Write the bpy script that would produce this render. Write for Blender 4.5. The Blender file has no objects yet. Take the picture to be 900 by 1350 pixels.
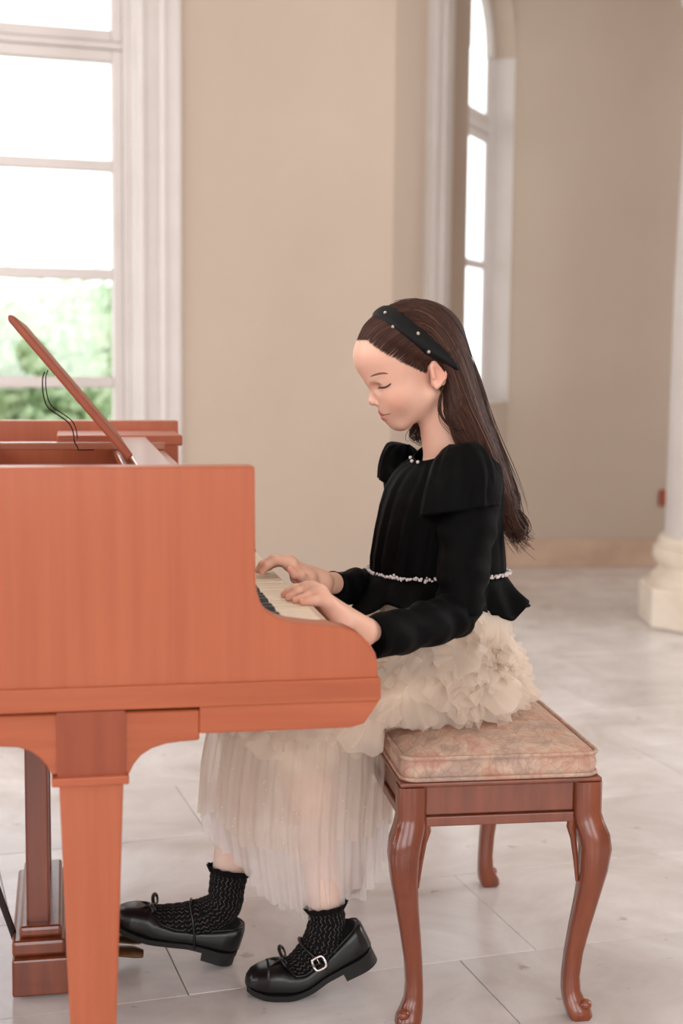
import bpy, math, random
import numpy as np
from mathutils import Vector, Matrix
from mathutils.bvhtree import BVHTree
random.seed(7); RNG = np.random.default_rng(7)
SC = bpy.context.scene; COL = SC.collection

# ------------------------------------------------------------------ camera
F = 1875.0; TH = math.atan(205 / F); RO = math.radians(.6); CAMH = 1.1
_f = np.array([0, math.cos(TH), -math.sin(TH)]); _u = np.array([0, math.sin(TH), math.cos(TH)]); _r = np.array([1., 0, 0])
CR = _r * math.cos(RO) + _u * math.sin(RO); CU = _u * math.cos(RO) - _r * math.sin(RO); CC = np.array([0, 0, CAMH])
cam = bpy.data.cameras.new('camera'); camo = bpy.data.objects.new('camera', cam); COL.objects.link(camo)
cam.sensor_fit = 'VERTICAL'; cam.sensor_height = 36; cam.lens = 50
M4 = Matrix.Identity(4)
for i in range(3):
    M4[i][0] = CR[i]; M4[i][1] = CU[i]; M4[i][2] = -_f[i]; M4[i][3] = CC[i]
camo.matrix_world = M4
cam.dof.use_dof = True; cam.dof.focus_distance = 2.4; cam.dof.aperture_fstop = 3.2
cam.clip_start = .05
SC.camera = camo

# ------------------------------------------------------------------ light
wd = bpy.data.worlds.new('sky'); SC.world = wd; wd.use_nodes = True
bg = wd.node_tree.nodes['Background']; bg.inputs[0].default_value = (.93, .97, 1, 1); bg.inputs[1].default_value = 2.3
SC.view_settings.view_transform = 'Standard'; SC.view_settings.look = 'None'
SC.view_settings.exposure = 0.12; SC.view_settings.gamma = 1; SC.view_settings.use_curve_mapping = False

def window_light(name, loc, rot, sx, sy, power, color=(1, .96, .92)):
    l = bpy.data.lights.new(name, 'AREA'); l.shape = 'RECTANGLE'; l.size = sx; l.size_y = sy; l.energy = power; l.color = color
    o = bpy.data.objects.new(name, l); COL.objects.link(o); o.location = loc; o.rotation_euler = rot
    return o
# daylight entering through the tall windows of the left wall and of the wall behind the photographer
for k, yy in enumerate((.9, 3.0)):
    window_light('daylight_left', (-3.9, yy, 1.95), (0, math.radians(-90), 0), 2.4, 1.4, 62, (.95, .97, 1))
for k, xx in enumerate((-2.4, 0.2, 2.6)):
    window_light('daylight_front', (xx, -2.9, 2.0), (math.radians(90), 0, 0), 1.5, 2.5, 46, (.97, .98, 1))

window_light('daylight_right', (4.3, 4.2, 1.95), (0, math.radians(90), 0), 2.4, 1.5, 58, (.98, .98, 1))
# ------------------------------------------------------------------ pixel rays
def ray(x, y): return _f + CR * (x - 450) / F + CU * (675 - y) / F
def P(x, y, Y):
    d = ray(x, y); return CC + d * Y / d[1]
def G(x, y, z=0.):
    d = ray(x, y); return CC + d * (z - CAMH) / d[2]
def PL(x, y, p, n):
    d = ray(x, y); return CC + d * np.dot(np.array(p) - CC, n) / np.dot(d, n)

# ------------------------------------------------------------------ object helpers
def tag(o, label=None, cat=None, group=None, kind=None):
    if label: o['label'] = label
    if cat: o['category'] = cat
    if group: o['group'] = group
    if kind: o['kind'] = kind
    return o
def empty(name, loc=(0, 0, 0), rz=0):
    o = bpy.data.objects.new(name, None); COL.objects.link(o); o.location = loc; o.rotation_euler = (0, 0, rz); o.empty_display_size = .1
    return o
def link(name, me, parent=None, loc=None):
    o = bpy.data.objects.new(name, me); COL.objects.link(o)
    if parent is not None: o.parent = parent
    if loc is not None: o.location = loc
    return o
def mesh(name, v, f, m=None, smooth=False):
    me = bpy.data.meshes.new(name)
    v = np.asarray(v, float)
    me.from_pydata(v.tolist(), [], f.tolist() if isinstance(f, np.ndarray) else f)
    if m: me.materials.append(m)
    if smooth: me.polygons.foreach_set('use_smooth', np.ones(len(me.polygons), bool))
    me.update(); return me
class MB:
    def __init__(s): s.v = []; s.f = []
    def add(s, v, f):
        n = len(s.v); s.v.extend([tuple(map(float, p)) for p in v]); s.f.extend([tuple(int(i) + n for i in q) for q in f]); return s
    def box(s, lo, hi, bev=0.0):
        (x0, y0, z0), (x1, y1, z1) = lo, hi
        if bev <= 0:
            v = [(x, y, z) for z in (z0, z1) for y in (y0, y1) for x in (x0, x1)]
            return s.add(v, [(0, 2, 3, 1), (4, 5, 7, 6), (0, 1, 5, 4), (2, 6, 7, 3), (0, 4, 6, 2), (1, 3, 7, 5)])
        b = bev
        def ring(z, i): return [(x0 + i, y0 + b, z), (x0 + b, y0 + i, z), (x1 - b, y0 + i, z), (x1 - i, y0 + b, z), (x1 - i, y1 - b, z), (x1 - b, y1 - i, z), (x0 + b, y1 - i, z), (x0 + i, y1 - b, z)]
        rs = [[(x0 + b, y0 + b, z0)] * 0]
        rings = [[(min(max(x, x0 + b), x1 - b), min(max(y, y0 + b), y1 - b), z0) for x, y, z in ring(z0, 0)], ring(z0 + b, 0), ring(z1 - b, 0),
                 [(min(max(x, x0 + b), x1 - b), min(max(y, y0 + b), y1 - b), z1) for x, y, z in ring(z1, 0)]]
        return s.loft(rings)
    def loft(s, rings, cap=True, close=True):
        n = len(rings[0]); v = [p for r in rings for p in r]; f = []
        m = n if close else n - 1
        for i in range(len(rings) - 1):
            for j in range(m):
                k = (j + 1) % n; f.append((i * n + j, i * n + k, (i + 1) * n + k, (i + 1) * n + j))
        if cap:
            f.append(tuple(range(n))[::-1]); f.append(tuple(range((len(rings) - 1) * n, len(rings) * n)))
        return s.add(v, f)
    def prism(s, poly, lo, hi, axis=1):
        """polygon in the two other axes, extruded along axis"""
        def mk(p, t):
            if axis == 1: return (p[0], t, p[1])
            if axis == 0: return (t, p[0], p[1])
            return (p[0], p[1], t)
        return s.loft([[mk(p, lo) for p in poly], [mk(p, hi) for p in poly]])
    def tube(s, path, rad, n=8, cap=True, flat=None):
        path = [np.array(p, float) for p in path]
        if not hasattr(rad, '__len__'): rad = [rad] * len(path)
        rings = []; up = None
        for i, p in enumerate(path):
            t = path[min(i + 1, len(path) - 1)] - path[max(i - 1, 0)]; t = t / (np.linalg.norm(t) + 1e-12)
            if up is None:
                up = np.array([0, 0, 1.]) if abs(t[2]) < .9 else np.array([1., 0, 0])
                if flat is not None: up = np.array(flat, float)
            up = up - t * np.dot(up, t); up /= np.linalg.norm(up) + 1e-12
            sd = np.cross(t, up)
            ra = rad[i] if hasattr(rad[i], '__len__') else (rad[i], rad[i])
            rings.append([p + sd * ra[0] * math.cos(a) + up * ra[1] * math.sin(a) for a in np.linspace(0, 2 * math.pi, n, endpoint=False)])
        return s.loft(rings, cap)
    def sphere(s, c, r, n=8, m=6):
        r = r if hasattr(r, '__len__') else (r, r, r)
        rings = []
        for i in range(m + 1):
            t = math.pi * (i + .001) / (m + .002) if 0 < i < m else (.02 if i == 0 else math.pi - .02)
            rings.append([(c[0] + r[0] * math.sin(t) * math.cos(a), c[1] + r[1] * math.sin(t) * math.sin(a), c[2] - r[2] * math.cos(t)) for a in np.linspace(0, 2 * math.pi, n, endpoint=False)])
        return s.loft(rings)
    def lathe(s, prof, c=(0, 0, 0), n=32):
        return s.loft([[(c[0] + r * math.cos(a), c[1] + r * math.sin(a), c[2] + z) for a in np.linspace(0, 2 * math.pi, n, endpoint=False)] for r, z in prof])
    def build(s, name, m, parent=None, loc=None, smooth=False):
        return link(name, mesh(name, s.v, s.f, m, smooth), parent, loc)
def autosmooth(o, ang=35):
    me = o.data; me.polygons.foreach_set('use_smooth', np.ones(len(me.polygons), bool))
    try: me.set_sharp_from_angle(angle=math.radians(ang))
    except Exception: pass
    return o
def bevel(o, w=.003, n=2):
    b = o.modifiers.new('bevel', 'BEVEL'); b.width = w; b.segments = n; b.limit_method = 'ANGLE'; b.angle_limit = math.radians(40)
    return o
def crom(pts, n=6):
    """Catmull-Rom through points"""
    pts = [np.array(p, float) for p in pts]; out = []
    q = [2 * pts[0] - pts[1]] + pts + [2 * pts[-1] - pts[-2]]
    for i in range(1, len(q) - 2):
        for t in np.linspace(0, 1, n, endpoint=False):
            a, b, c, d = q[i - 1:i + 3]
            out.append(.5 * ((2 * b) + (c - a) * t + (2 * a - 5 * b + 4 * c - d) * t * t + (3 * b - a - 3 * c + d) * t ** 3))
    out.append(pts[-1]); return out

# ------------------------------------------------------------------ materials
def srgb(r, g, b):
    f = lambda c: (c / 255 / 12.92) if c <= 10 else ((c / 255 + .055) / 1.055) ** 2.4
    return (f(r), f(g), f(b), 1)
def nodes(m):
    m.use_nodes = True; nt = m.node_tree; return nt, nt.nodes, nt.links, nt.nodes['Principled BSDF']
def mat(name, c1, c2=None, rough=.5, scale=(8, 8, 8), detail=6, spec=.5, bump=0, bscale=60, metal=0, coat=0, sheen=0, ramp=(.35, .65), bdist=.002):
    m = bpy.data.materials.new(name); nt, N, L, b = nodes(m)
    b.inputs['Base Color'].default_value = c1; b.inputs['Roughness'].default_value = rough; b.inputs['Metallic'].default_value = metal
    b.inputs['Specular IOR Level'].default_value = spec; b.inputs['Coat Weight'].default_value = coat; b.inputs['Coat Roughness'].default_value = .15
    b.inputs['Sheen Weight'].default_value = sheen
    tc = N.new('ShaderNodeTexCoord')
    if c2:
        mp = N.new('ShaderNodeMapping'); mp.inputs['Scale'].default_value = scale; L.new(tc.outputs['Object'], mp.inputs[0])
        nz = N.new('ShaderNodeTexNoise'); nz.inputs['Scale'].default_value = 1; nz.inputs['Detail'].default_value = detail; nz.inputs['Roughness'].default_value = .6
        L.new(mp.outputs[0], nz.inputs['Vector'])
        cr = N.new('ShaderNodeValToRGB'); cr.color_ramp.elements[0].color = c1; cr.color_ramp.elements[1].color = c2
        cr.color_ramp.elements[0].position = ramp[0]; cr.color_ramp.elements[1].position = ramp[1]
        L.new(nz.outputs[0], cr.inputs[0]); L.new(cr.outputs[0], b.inputs['Base Color'])
    if bump:
        n2 = N.new('ShaderNodeTexNoise'); n2.inputs['Scale'].default_value = bscale; n2.inputs['Detail'].default_value = 4
        L.new(tc.outputs['Object'], n2.inputs['Vector'])
        bp = N.new('ShaderNodeBump'); bp.inputs['Strength'].default_value = bump; bp.inputs['Distance'].default_value = bdist
        L.new(n2.outputs[0], bp.inputs['Height']); L.new(bp.outputs[0], b.inputs['Normal'])
    return m
MT = {}
MT['plaster'] = mat('cream_plaster', srgb(189, 172, 157), srgb(182, 164, 149), .9, (.9, .9, .7), 5, .2, .15, 9, bdist=.004)
MT['ceiling'] = mat('ceiling_plaster', srgb(235, 228, 218), None, .9)
MT['trim'] = mat('white_paint', srgb(212, 204, 200), srgb(205, 196, 191), .5, (3, 3, 3))
MT['stone_base'] = mat('stained_plaster', srgb(205, 178, 156), srgb(186, 158, 138), .85, (3, 3, 5), 6, .2)
MT['stone_col'] = mat('cream_stone', srgb(232, 220, 205), srgb(218, 202, 184), .6, (4, 4, 6), 5, .3)
MT['grout'] = mat('grout', srgb(172, 162, 155), None, .9)
MT['case'] = mat('piano_veneer', srgb(178, 93, 58), srgb(169, 85, 51), .40, (55, 55, 2.2), 5, .4, coat=.3)
MT['caseh'] = mat('piano_veneer_lengthwise', srgb(178, 93, 58), srgb(161, 79, 47), .42, (2.5, 45, 45), 5, .4, coat=.15)
MT['block'] = mat('piano_block_veneer', srgb(150, 74, 48), srgb(140, 66, 42), .45, (50, 50, 3), 5, .4)
MT['dark_wood'] = mat('dark_stained_wood', srgb(120, 62, 42), srgb(98, 48, 32), .4, (50, 50, 3), 5, .4)
MT['gloss_wood'] = mat('polished_shelf_wood', srgb(175, 110, 80), srgb(160, 96, 68), .18, (3, 40, 40), 5, .6, coat=.6)
MT['bench'] = mat('bench_walnut', srgb(134, 68, 42), srgb(110, 51, 31), .28, (30, 30, 3), 6, .5, coat=.3)
MT['ivory'] = mat('ivory_key', srgb(238, 226, 206), srgb(228, 214, 192), .3, (30, 30, 30), 3, .5)
MT['ebony'] = mat('ebony_key', srgb(24, 22, 22), None, .3)
MT['brass'] = mat('aged_brass', srgb(150, 118, 84), srgb(120, 92, 66), .3, (20, 20, 20), 3, .5, metal=.9)
MT['steel'] = mat('silver_metal', srgb(205, 200, 196), None, .2, metal=1)
MT['dark_metal'] = mat('dark_metal', srgb(60, 50, 48), None, .4, metal=.6)
MT['velvet'] = mat('black_velvet', srgb(6, 5, 6), None, .7, spec=.12, sheen=.012)
_nt, _N, _L, _b = nodes(MT['velvet'])
_tc = _N.new('ShaderNodeTexCoord'); _nz = _N.new('ShaderNodeTexNoise'); _nz.inputs['Scale'].default_value = 26; _nz.inputs['Detail'].default_value = 4; _nz.inputs['Distortion'].default_value = 1.2
_L.new(_tc.outputs['Object'], _nz.inputs['Vector']); _mr = _N.new('ShaderNodeMapRange'); _mr.inputs[1].default_value = .52; _mr.inputs[2].default_value = .75; _mr.inputs[3].default_value = .0; _mr.inputs[4].default_value = .035
_L.new(_nz.outputs[0], _mr.inputs[0]); _L.new(_mr.outputs[0], _b.inputs['Sheen Weight']); _b.inputs['Base Color'].default_value = srgb(4, 4, 5); _b.inputs['Specular IOR Level'].default_value = .08
MT['satin'] = mat('black_satin', srgb(12, 12, 13), None, .6, spec=.2, bump=.3, bscale=900)
MT['leather'] = mat('black_leather', srgb(16, 15, 16), None, .32, spec=.5, bump=.12, bscale=500)
MT['rubber'] = mat('black_sole', srgb(20, 19, 19), None, .6)
MT['pearl'] = mat('pearl', srgb(226, 216, 212), None, .25, spec=.6)
MT['crystal'] = mat('crystal', srgb(225, 215, 208), None, .12, metal=.7)
MT['plate'] = mat('terracotta_plate', srgb(158, 74, 50), None, .6)
MT['lash'] = mat('lash_hair', srgb(58, 38, 30), None, .6)
MT['lip'] = mat('lip_line', srgb(132, 66, 58), None, .6)
MT['brow'] = mat('brow_hair', srgb(128, 82, 66), None, .7)
MT['bark'] = mat('bark', srgb(110, 92, 76), srgb(84, 70, 58), .9)
MT['leaf'] = mat('pale_leaf', srgb(206, 222, 190), srgb(184, 208, 164), .6, (2, 2, 2))
MT['leaf2'] = mat('mid_leaf', srgb(192, 214, 174), srgb(168, 196, 148), .6, (2, 2, 2))
MT['lawn'] = mat('lawn', srgb(200, 212, 180), srgb(186, 200, 164), .9)

def stone_material():
    m = bpy.data.materials.new('polished_travertine'); nt, N, L, b = nodes(m)
    g = N.new('ShaderNodeNewGeometry'); oi = N.new('ShaderNodeObjectInfo')
    n1 = N.new('ShaderNodeTexNoise'); n1.inputs['Scale'].default_value = 3.2; n1.inputs['Detail'].default_value = 8; n1.inputs['Roughness'].default_value = .62; n1.inputs['Distortion'].default_value = .8
    L.new(g.outputs['Position'], n1.inputs['Vector'])
    cr = N.new('ShaderNodeValToRGB'); e = cr.color_ramp.elements
    e[0].position = .25; e[0].color = srgb(196, 186, 182); e[1].position = .72; e[1].color = srgb(236, 232, 232)
    L.new(n1.outputs[0], cr.inputs[0])
    mx = N.new('ShaderNodeMix'); mx.data_type = 'RGBA'; mx.blend_type = 'MULTIPLY'; mx.inputs[0].default_value = 1
    rr = N.new('ShaderNodeMapRange'); rr.inputs[3].default_value = .93; rr.inputs[4].default_value = 1.04
    L.new(oi.outputs['Random'], rr.inputs[0]); L.new(cr.outputs[0], mx.inputs[6]); L.new(rr.outputs[0], mx.inputs[7])
    # small dark pits
    n2 = N.new('ShaderNodeTexNoise'); n2.inputs['Scale'].default_value = 22; n2.inputs['Detail'].default_value = 5; L.new(g.outputs['Position'], n2.inputs['Vector'])
    c2 = N.new('ShaderNodeValToRGB'); c2.color_ramp.elements[0].position = .27; c2.color_ramp.elements[0].color = (.72, .68, .65, 1); c2.color_ramp.elements[1].position = .34; c2.color_ramp.elements[1].color = (1, 1, 1, 1)
    L.new(n2.outputs[0], c2.inputs[0])
    m2 = N.new('ShaderNodeMix'); m2.data_type = 'RGBA'; m2.blend_type = 'MULTIPLY'; m2.inputs[0].default_value = 1
    L.new(mx.outputs[2], m2.inputs[6]); L.new(c2.outputs[0], m2.inputs[7]); L.new(m2.outputs[2], b.inputs['Base Color'])
    rg = N.new('ShaderNodeMapRange'); rg.inputs[3].default_value = .13; rg.inputs[4].default_value = .28; L.new(n1.outputs[0], rg.inputs[0]); L.new(rg.outputs[0], b.inputs['Roughness'])
    bp = N.new('ShaderNodeBump'); bp.inputs['Strength'].default_value = .12; bp.inputs['Distance'].default_value = .003; L.new(n2.outputs[0], bp.inputs['Height']); L.new(bp.outputs[0], b.inputs['Normal'])
    return m
MT['tile'] = stone_material()

def attr_material(name, rough, spec=.4, sss=0, attr='tint'):
    m = bpy.data.materials.new(name); nt, N, L, b = nodes(m)
    a = N.new('ShaderNodeAttribute'); a.attribute_name = attr; L.new(a.outputs['Color'], b.inputs['Base Color'])
    b.inputs['Roughness'].default_value = rough; b.inputs['Specular IOR Level'].default_value = spec
    if sss:
        b.inputs['Subsurface Weight'].default_value = sss; b.inputs['Subsurface Radius'].default_value = (1, .35, .2); b.inputs['Subsurface Scale'].default_value = .006
    return m
MT['skin'] = attr_material('skin', .48, .35, .25)
MT['hair'] = attr_material('brown_hair', .55, .22)

def fabric_material():
    m = bpy.data.materials.new('floral_damask'); nt, N, L, b = nodes(m)
    tc = N.new('ShaderNodeTexCoord')
    w = N.new('ShaderNodeTexNoise'); w.inputs['Scale'].default_value = 9; w.inputs['Detail'].default_value = 2; L.new(tc.outputs['Object'], w.inputs['Vector'])
    ad = N.new('ShaderNodeMix'); ad.data_type = 'RGBA'; ad.inputs[0].default_value = .3; L.new(tc.outputs['Object'], ad.inputs[6]); L.new(w.outputs['Color'], ad.inputs[7])
    v = N.new('ShaderNodeTexVoronoi'); v.inputs['Scale'].default_value = 24; v.feature = 'SMOOTH_F1'; L.new(ad.outputs[2], v.inputs['Vector'])
    v2 = N.new('ShaderNodeTexVoronoi'); v2.inputs['Scale'].default_value = 46; v2.feature = 'DISTANCE_TO_EDGE'; L.new(ad.outputs[2], v2.inputs['Vector'])
    n = N.new('ShaderNodeTexNoise'); n.inputs['Scale'].default_value = 17; n.inputs['Detail'].default_value = 4; L.new(tc.outputs['Object'], n.inputs['Vector'])
    c1 = N.new('ShaderNodeValToRGB'); e = c1.color_ramp.elements; e[0].position = .40; e[0].color = srgb(172, 150, 140); e[1].position = .60; e[1].color = srgb(196, 148, 130)
    e2 = c1.color_ramp.elements.new(.52); e2.color = srgb(206, 176, 156)
    L.new(n.outputs[0], c1.inputs[0])
    c2 = N.new('ShaderNodeValToRGB'); c2.color_ramp.elements[0].position = .04; c2.color_ramp.elements[0].color = srgb(186, 160, 146); c2.color_ramp.elements[1].position = .10; c2.color_ramp.elements[1].color = (1, 1, 1, 1)
    L.new(v2.outputs[0], c2.inputs[0])
    mx = N.new('ShaderNodeMix'); mx.data_type = 'RGBA'; mx.blend_type = 'MULTIPLY'; mx.inputs[0].default_value = .4; L.new(c1.outputs[0], mx.inputs[6]); L.new(c2.outputs[0], mx.inputs[7])
    c3 = N.new('ShaderNodeValToRGB'); c3.color_ramp.elements[0].position = .12; c3.color_ramp.elements[0].color = srgb(214, 188, 170); c3.color_ramp.elements[1].position = .5; c3.color_ramp.elements[1].color = srgb(184, 152, 134)
    L.new(v.outputs['Distance'], c3.inputs[0])
    m2 = N.new('ShaderNodeMix'); m2.data_type = 'RGBA'; m2.inputs[0].default_value = .4; L.new(mx.outputs[2], m2.inputs[6]); L.new(c3.outputs[0], m2.inputs[7])
    L.new(m2.outputs[2], b.inputs['Base Color']); b.inputs['Roughness'].default_value = .75; b.inputs['Specular IOR Level'].default_value = .25
    return m
MT['damask'] = fabric_material()

def tulle_material(name, col, alpha):
    m = bpy.data.materials.new(name); m.use_nodes = True; nt = m.node_tree; N = nt.nodes; L = nt.links; N.clear()
    o = N.new('ShaderNodeOutputMaterial'); d = N.new('ShaderNodeBsdfDiffuse'); t = N.new('ShaderNodeBsdfTranslucent'); tr = N.new('ShaderNodeBsdfTransparent')
    d.inputs[0].default_value = col; t.inputs[0].default_value = col
    a = N.new('ShaderNodeMixShader'); a.inputs[0].default_value = .5; L.new(d.outputs[0], a.inputs[1]); L.new(t.outputs[0], a.inputs[2])
    tc = N.new('ShaderNodeTexCoord'); mp = N.new('ShaderNodeMapping'); mp.inputs['Scale'].default_value = (9, 9, 9); L.new(tc.outputs['Object'], mp.inputs[0])
    nz = N.new('ShaderNodeTexNoise'); nz.inputs['Scale'].default_value = 1; nz.inputs['Detail'].default_value = 3; L.new(mp.outputs[0], nz.inputs['Vector'])
    mr = N.new('ShaderNodeMapRange'); mr.inputs[1].default_value = .3; mr.inputs[2].default_value = .7; mr.inputs[3].default_value = max(0, alpha - .05); mr.inputs[4].default_value = min(1, alpha + .05); L.new(nz.outputs[0], mr.inputs[0])
    b = N.new('ShaderNodeMixShader'); L.new(mr.outputs[0], b.inputs[0]); L.new(tr.outputs[0], b.inputs[1]); L.new(a.outputs[0], b.inputs[2]); L.new(b.outputs[0], o.inputs[0])
    return m
MT['tulle'] = tulle_material('cream_tulle', srgb(250, 238, 226), .5)
MT['tulle_sheer'] = tulle_material('sheer_tulle', srgb(252, 246, 244), .46)
MT['lining'] = mat('cream_lining', srgb(246, 232, 216), srgb(240, 224, 208), .8, (12, 12, 12))

def sock_material():
    m = bpy.data.materials.new('black_lace_knit'); nt, N, L, b = nodes(m)
    tc = N.new('ShaderNodeTexCoord'); mp = N.new('ShaderNodeMapping'); mp.inputs['Scale'].default_value = (1, 1, 1); L.new(tc.outputs['UV'], mp.inputs[0])
    w = N.new('ShaderNodeTexWave'); w.wave_type = 'BANDS'; w.bands_direction = 'X'; w.wave_profile = 'SIN'; w.inputs['Scale'].default_value = 5.0
    sx = N.new('ShaderNodeSeparateXYZ'); L.new(mp.outputs[0], sx.inputs[0])
    pp = N.new('ShaderNodeMath'); pp.operation = 'PINGPONG'; pp.inputs[1].default_value = .030; L.new(sx.outputs[1], pp.inputs[0])
    ad = N.new('ShaderNodeMath'); ad.operation = 'ADD'; L.new(sx.outputs[0], ad.inputs[0]); L.new(pp.outputs[0], ad.inputs[1])
    cb = N.new('ShaderNodeCombineXYZ'); L.new(ad.outputs[0], cb.inputs[0]); L.new(cb.outputs[0], w.inputs['Vector'])
    cr = N.new('ShaderNodeValToRGB'); cr.color_ramp.elements[0].position = .86; cr.color_ramp.elements[0].color = srgb(13, 12, 13); cr.color_ramp.elements[1].position = .97; cr.color_ramp.elements[1].color = srgb(92, 84, 80)
    L.new(w.outputs[0], cr.inputs[0])
    fr = N.new('ShaderNodeTexNoise'); fr.inputs['Scale'].default_value = 300; L.new(tc.outputs['Object'], fr.inputs['Vector'])
    c2 = N.new('ShaderNodeValToRGB'); c2.color_ramp.elements[0].position = .42; c2.color_ramp.elements[1].position = .55; L.new(fr.outputs[0], c2.inputs[0])
    mx = N.new('ShaderNodeMix'); mx.data_type = 'RGBA'; L.new(c2.outputs[0], mx.inputs[0]); mx.inputs[6].default_value = srgb(13, 12, 13); L.new(cr.outputs[0], mx.inputs[7])
    L.new(mx.outputs[2], b.inputs['Base Color']); b.inputs['Roughness'].default_value = .85; b.inputs['Specular IOR Level'].default_value = .15
    bp = N.new('ShaderNodeBump'); bp.inputs['Strength'].default_value = .5; bp.inputs['Distance'].default_value = .002; L.new(w.outputs[0], bp.inputs['Height']); L.new(bp.outputs[0], b.inputs['Normal'])
    return m
MT['sock'] = sock_material()
def glass_material():
    m = bpy.data.materials.new('window_glass'); m.use_nodes = True; nt = m.node_tree; N = nt.nodes; L = nt.links; N.clear()
    o = N.new('ShaderNodeOutputMaterial'); t = N.new('ShaderNodeBsdfTransparent'); g = N.new('ShaderNodeBsdfGlossy'); g.inputs['Roughness'].default_value = .02
    x = N.new('ShaderNodeMixShader'); x.inputs[0].default_value = .05; L.new(t.outputs[0], x.inputs[1]); L.new(g.outputs[0], x.inputs[2]); L.new(x.outputs[0], o.inputs[0])
    return m
MT['glass'] = glass_material()

# ================================================================== THE ROOM
WA = math.radians(72); d1 = np.array([math.sin(WA), math.cos(WA), 0]); n1 = np.array([d1[1], -d1[0], 0])     # wall with the tall window
WB = math.radians(22); d2 = np.array([math.sin(WB), math.cos(WB), 0]); n2 = np.array([d2[1], -d2[0], 0])     # side of the alcove
K = P(515, 500, 5.8); K[2] = 0
CEIL = 4.3; WT = .26
def wall_frame(o, d):
    """matrix: local x along wall, local -y into the room, z up"""
    m = Matrix.Identity(4); nn = np.array([-d[1], d[0], 0])
    for i in range(3): m[i][0] = d[i]; m[i][1] = nn[i]; m[i][3] = o[i]
    return m
# floor: grout bed with separate stone tiles
fl = MB().box((-4.4, -3.4, -.08), (4.6, 8.6, -.006)).build('floor', MT['grout']); tag(fl, 'pale polished travertine tiled floor', kind='structure')
TW, TL, GAP = .40, .66, .0016
tm = MB().box((0, 0, -.02), (TL - GAP, TW - GAP, 0), .0012)
tme = mesh('tile', tm.v, tm.f, MT['tile'])
ta = math.radians(18); tx = np.array([math.cos(ta), math.sin(ta)]); ty = np.array([-math.sin(ta), math.cos(ta)])
T0 = G(606, 1265)[:2]
def rowoff(j): return [0, .24, -.11, .37, .13, .5, .03, .3][j % 8] if j != 0 else 0
ntile = 0; cand = []
for j in range(-16, 24):
    for i in range(-14, 14):
        p = T0 + ty * (-TW + TW * j) + tx * (TL * i + (0 if j == 0 else (.155 if j == 1 else rowoff(j))))
        c = p + tx * TL / 2 + ty * TW / 2
        if -4.1 < c[0] < 4.3 and -3.0 < c[1] < 8.2:
            cand.append((abs(c[0] - .3 - .05 * c[1]) + abs(c[1] - 4) * .75, p))
cand.sort(key=lambda q: q[0])
rest = MB()
for n, (q, p) in enumerate(cand):
    if n < 290:
        o = link('tile', tme, fl, (p[0], p[1], random.uniform(-.0006, .0004))); o.rotation_euler = (0, 0, ta)
    else:
        rest.add([(p[0] + tx[0] * x + ty[0] * y, p[1] + tx[1] * x + ty[1] * y, z) for x, y, z in tm.v], tm.f)
if rest.v: tag(rest.build('tile_field', MT['tile'], fl), kind='stuff')

def make_wall(name, frame, x0, x1, holes, label, m='plaster', top=CEIL, arch=False, th=WT):
    """wall slab in its own frame with rectangular or arch-topped openings (x0,x1,z0,z1,rise)"""
    b = MB(); xs = x0
    for (a, c, z0, z1, rise) in sorted(holes):
        b.box((xs, 0, 0), (a, th, top)); 
        b.box((a, 0, 0), (c, th, z0))
        if rise > 0:
            n = 20; r = (c - a) / 2; poly = []
            for k in range(n + 1):
                t = math.pi * k / n; poly.append((a + r - r * math.cos(t), z1 + rise * math.sin(t)))
            for k in range(n):
                (xa, za), (xb, zb) = poly[k], poly[k + 1]
                b.add([(xa, 0, za), (xb, 0, zb), (xb, 0, top), (xa, 0, top), (xa, th, za), (xb, th, zb), (xb, th, top), (xa, th, top)],
                      [(0, 1, 2, 3), (4, 7, 6, 5), (0, 4, 5, 1), (3, 2, 6, 7)])
        else: b.box((a, 0, z1), (c, th, top))
        xs = c
    b.box((xs, 0, 0), (x1, th, top))
    o = b.build(name, MT[m]); o.matrix_world = frame; tag(o, label, kind='structure'); return o
fA = wall_frame(K, d1)
SILL = .86; JD = .13
WA0, WA1 = -2.35, -1.0304; SILLA = .70           # opening of the tall window along wall A
make_wall('wall_back', fA, -4.6, 0, [(WA0, WA1, SILLA, 2.72, .66)], 'cream plaster wall around the tall white window')
fB = wall_frame(K, d2)
WB0, WB1 = .999, 1.785
make_wall('wall_alcove', fB, 0, 1.79, [(WB0, WB1, SILL + .01, 2.62, .393)], 'cream plaster alcove wall with the slender arched window', th=.146)
KB = K + d2 * 1.79
# far wall, nearly frontal
dC = np.array([math.cos(math.radians(6)), math.sin(math.radians(6)), 0])
o = MB().box((-.02, 0, 0), (4.2, .2, CEIL)).build('wall_rear', MT['plaster']); o.matrix_world = wall_frame(KB, dC); tag(o, 'plain cream plaster wall behind the white column', kind='structure')
o = MB().box((0, -.012, 0), (4.1, 0, .15), .003).build('baseboard_rear', MT['stone_base']); o.matrix_world = wall_frame(KB, dC); tag(o, 'stained pinkish skirting band at the foot of the far wall', kind='structure')
o = MB().box((0.02, -.012, 0), (1.74, 0, .15), .003).build('baseboard_alcove', MT['stone_base']); o.matrix_world = fB; tag(o, 'stained skirting band under the arched window', kind='structure')
o = MB().box((-4.5, -.012, 0), (-.0, 0, .15), .003).build('baseboard_back', MT['stone_base']); o.matrix_world = fA; tag(o, 'stained skirting band under the tall window', kind='structure')
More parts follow.
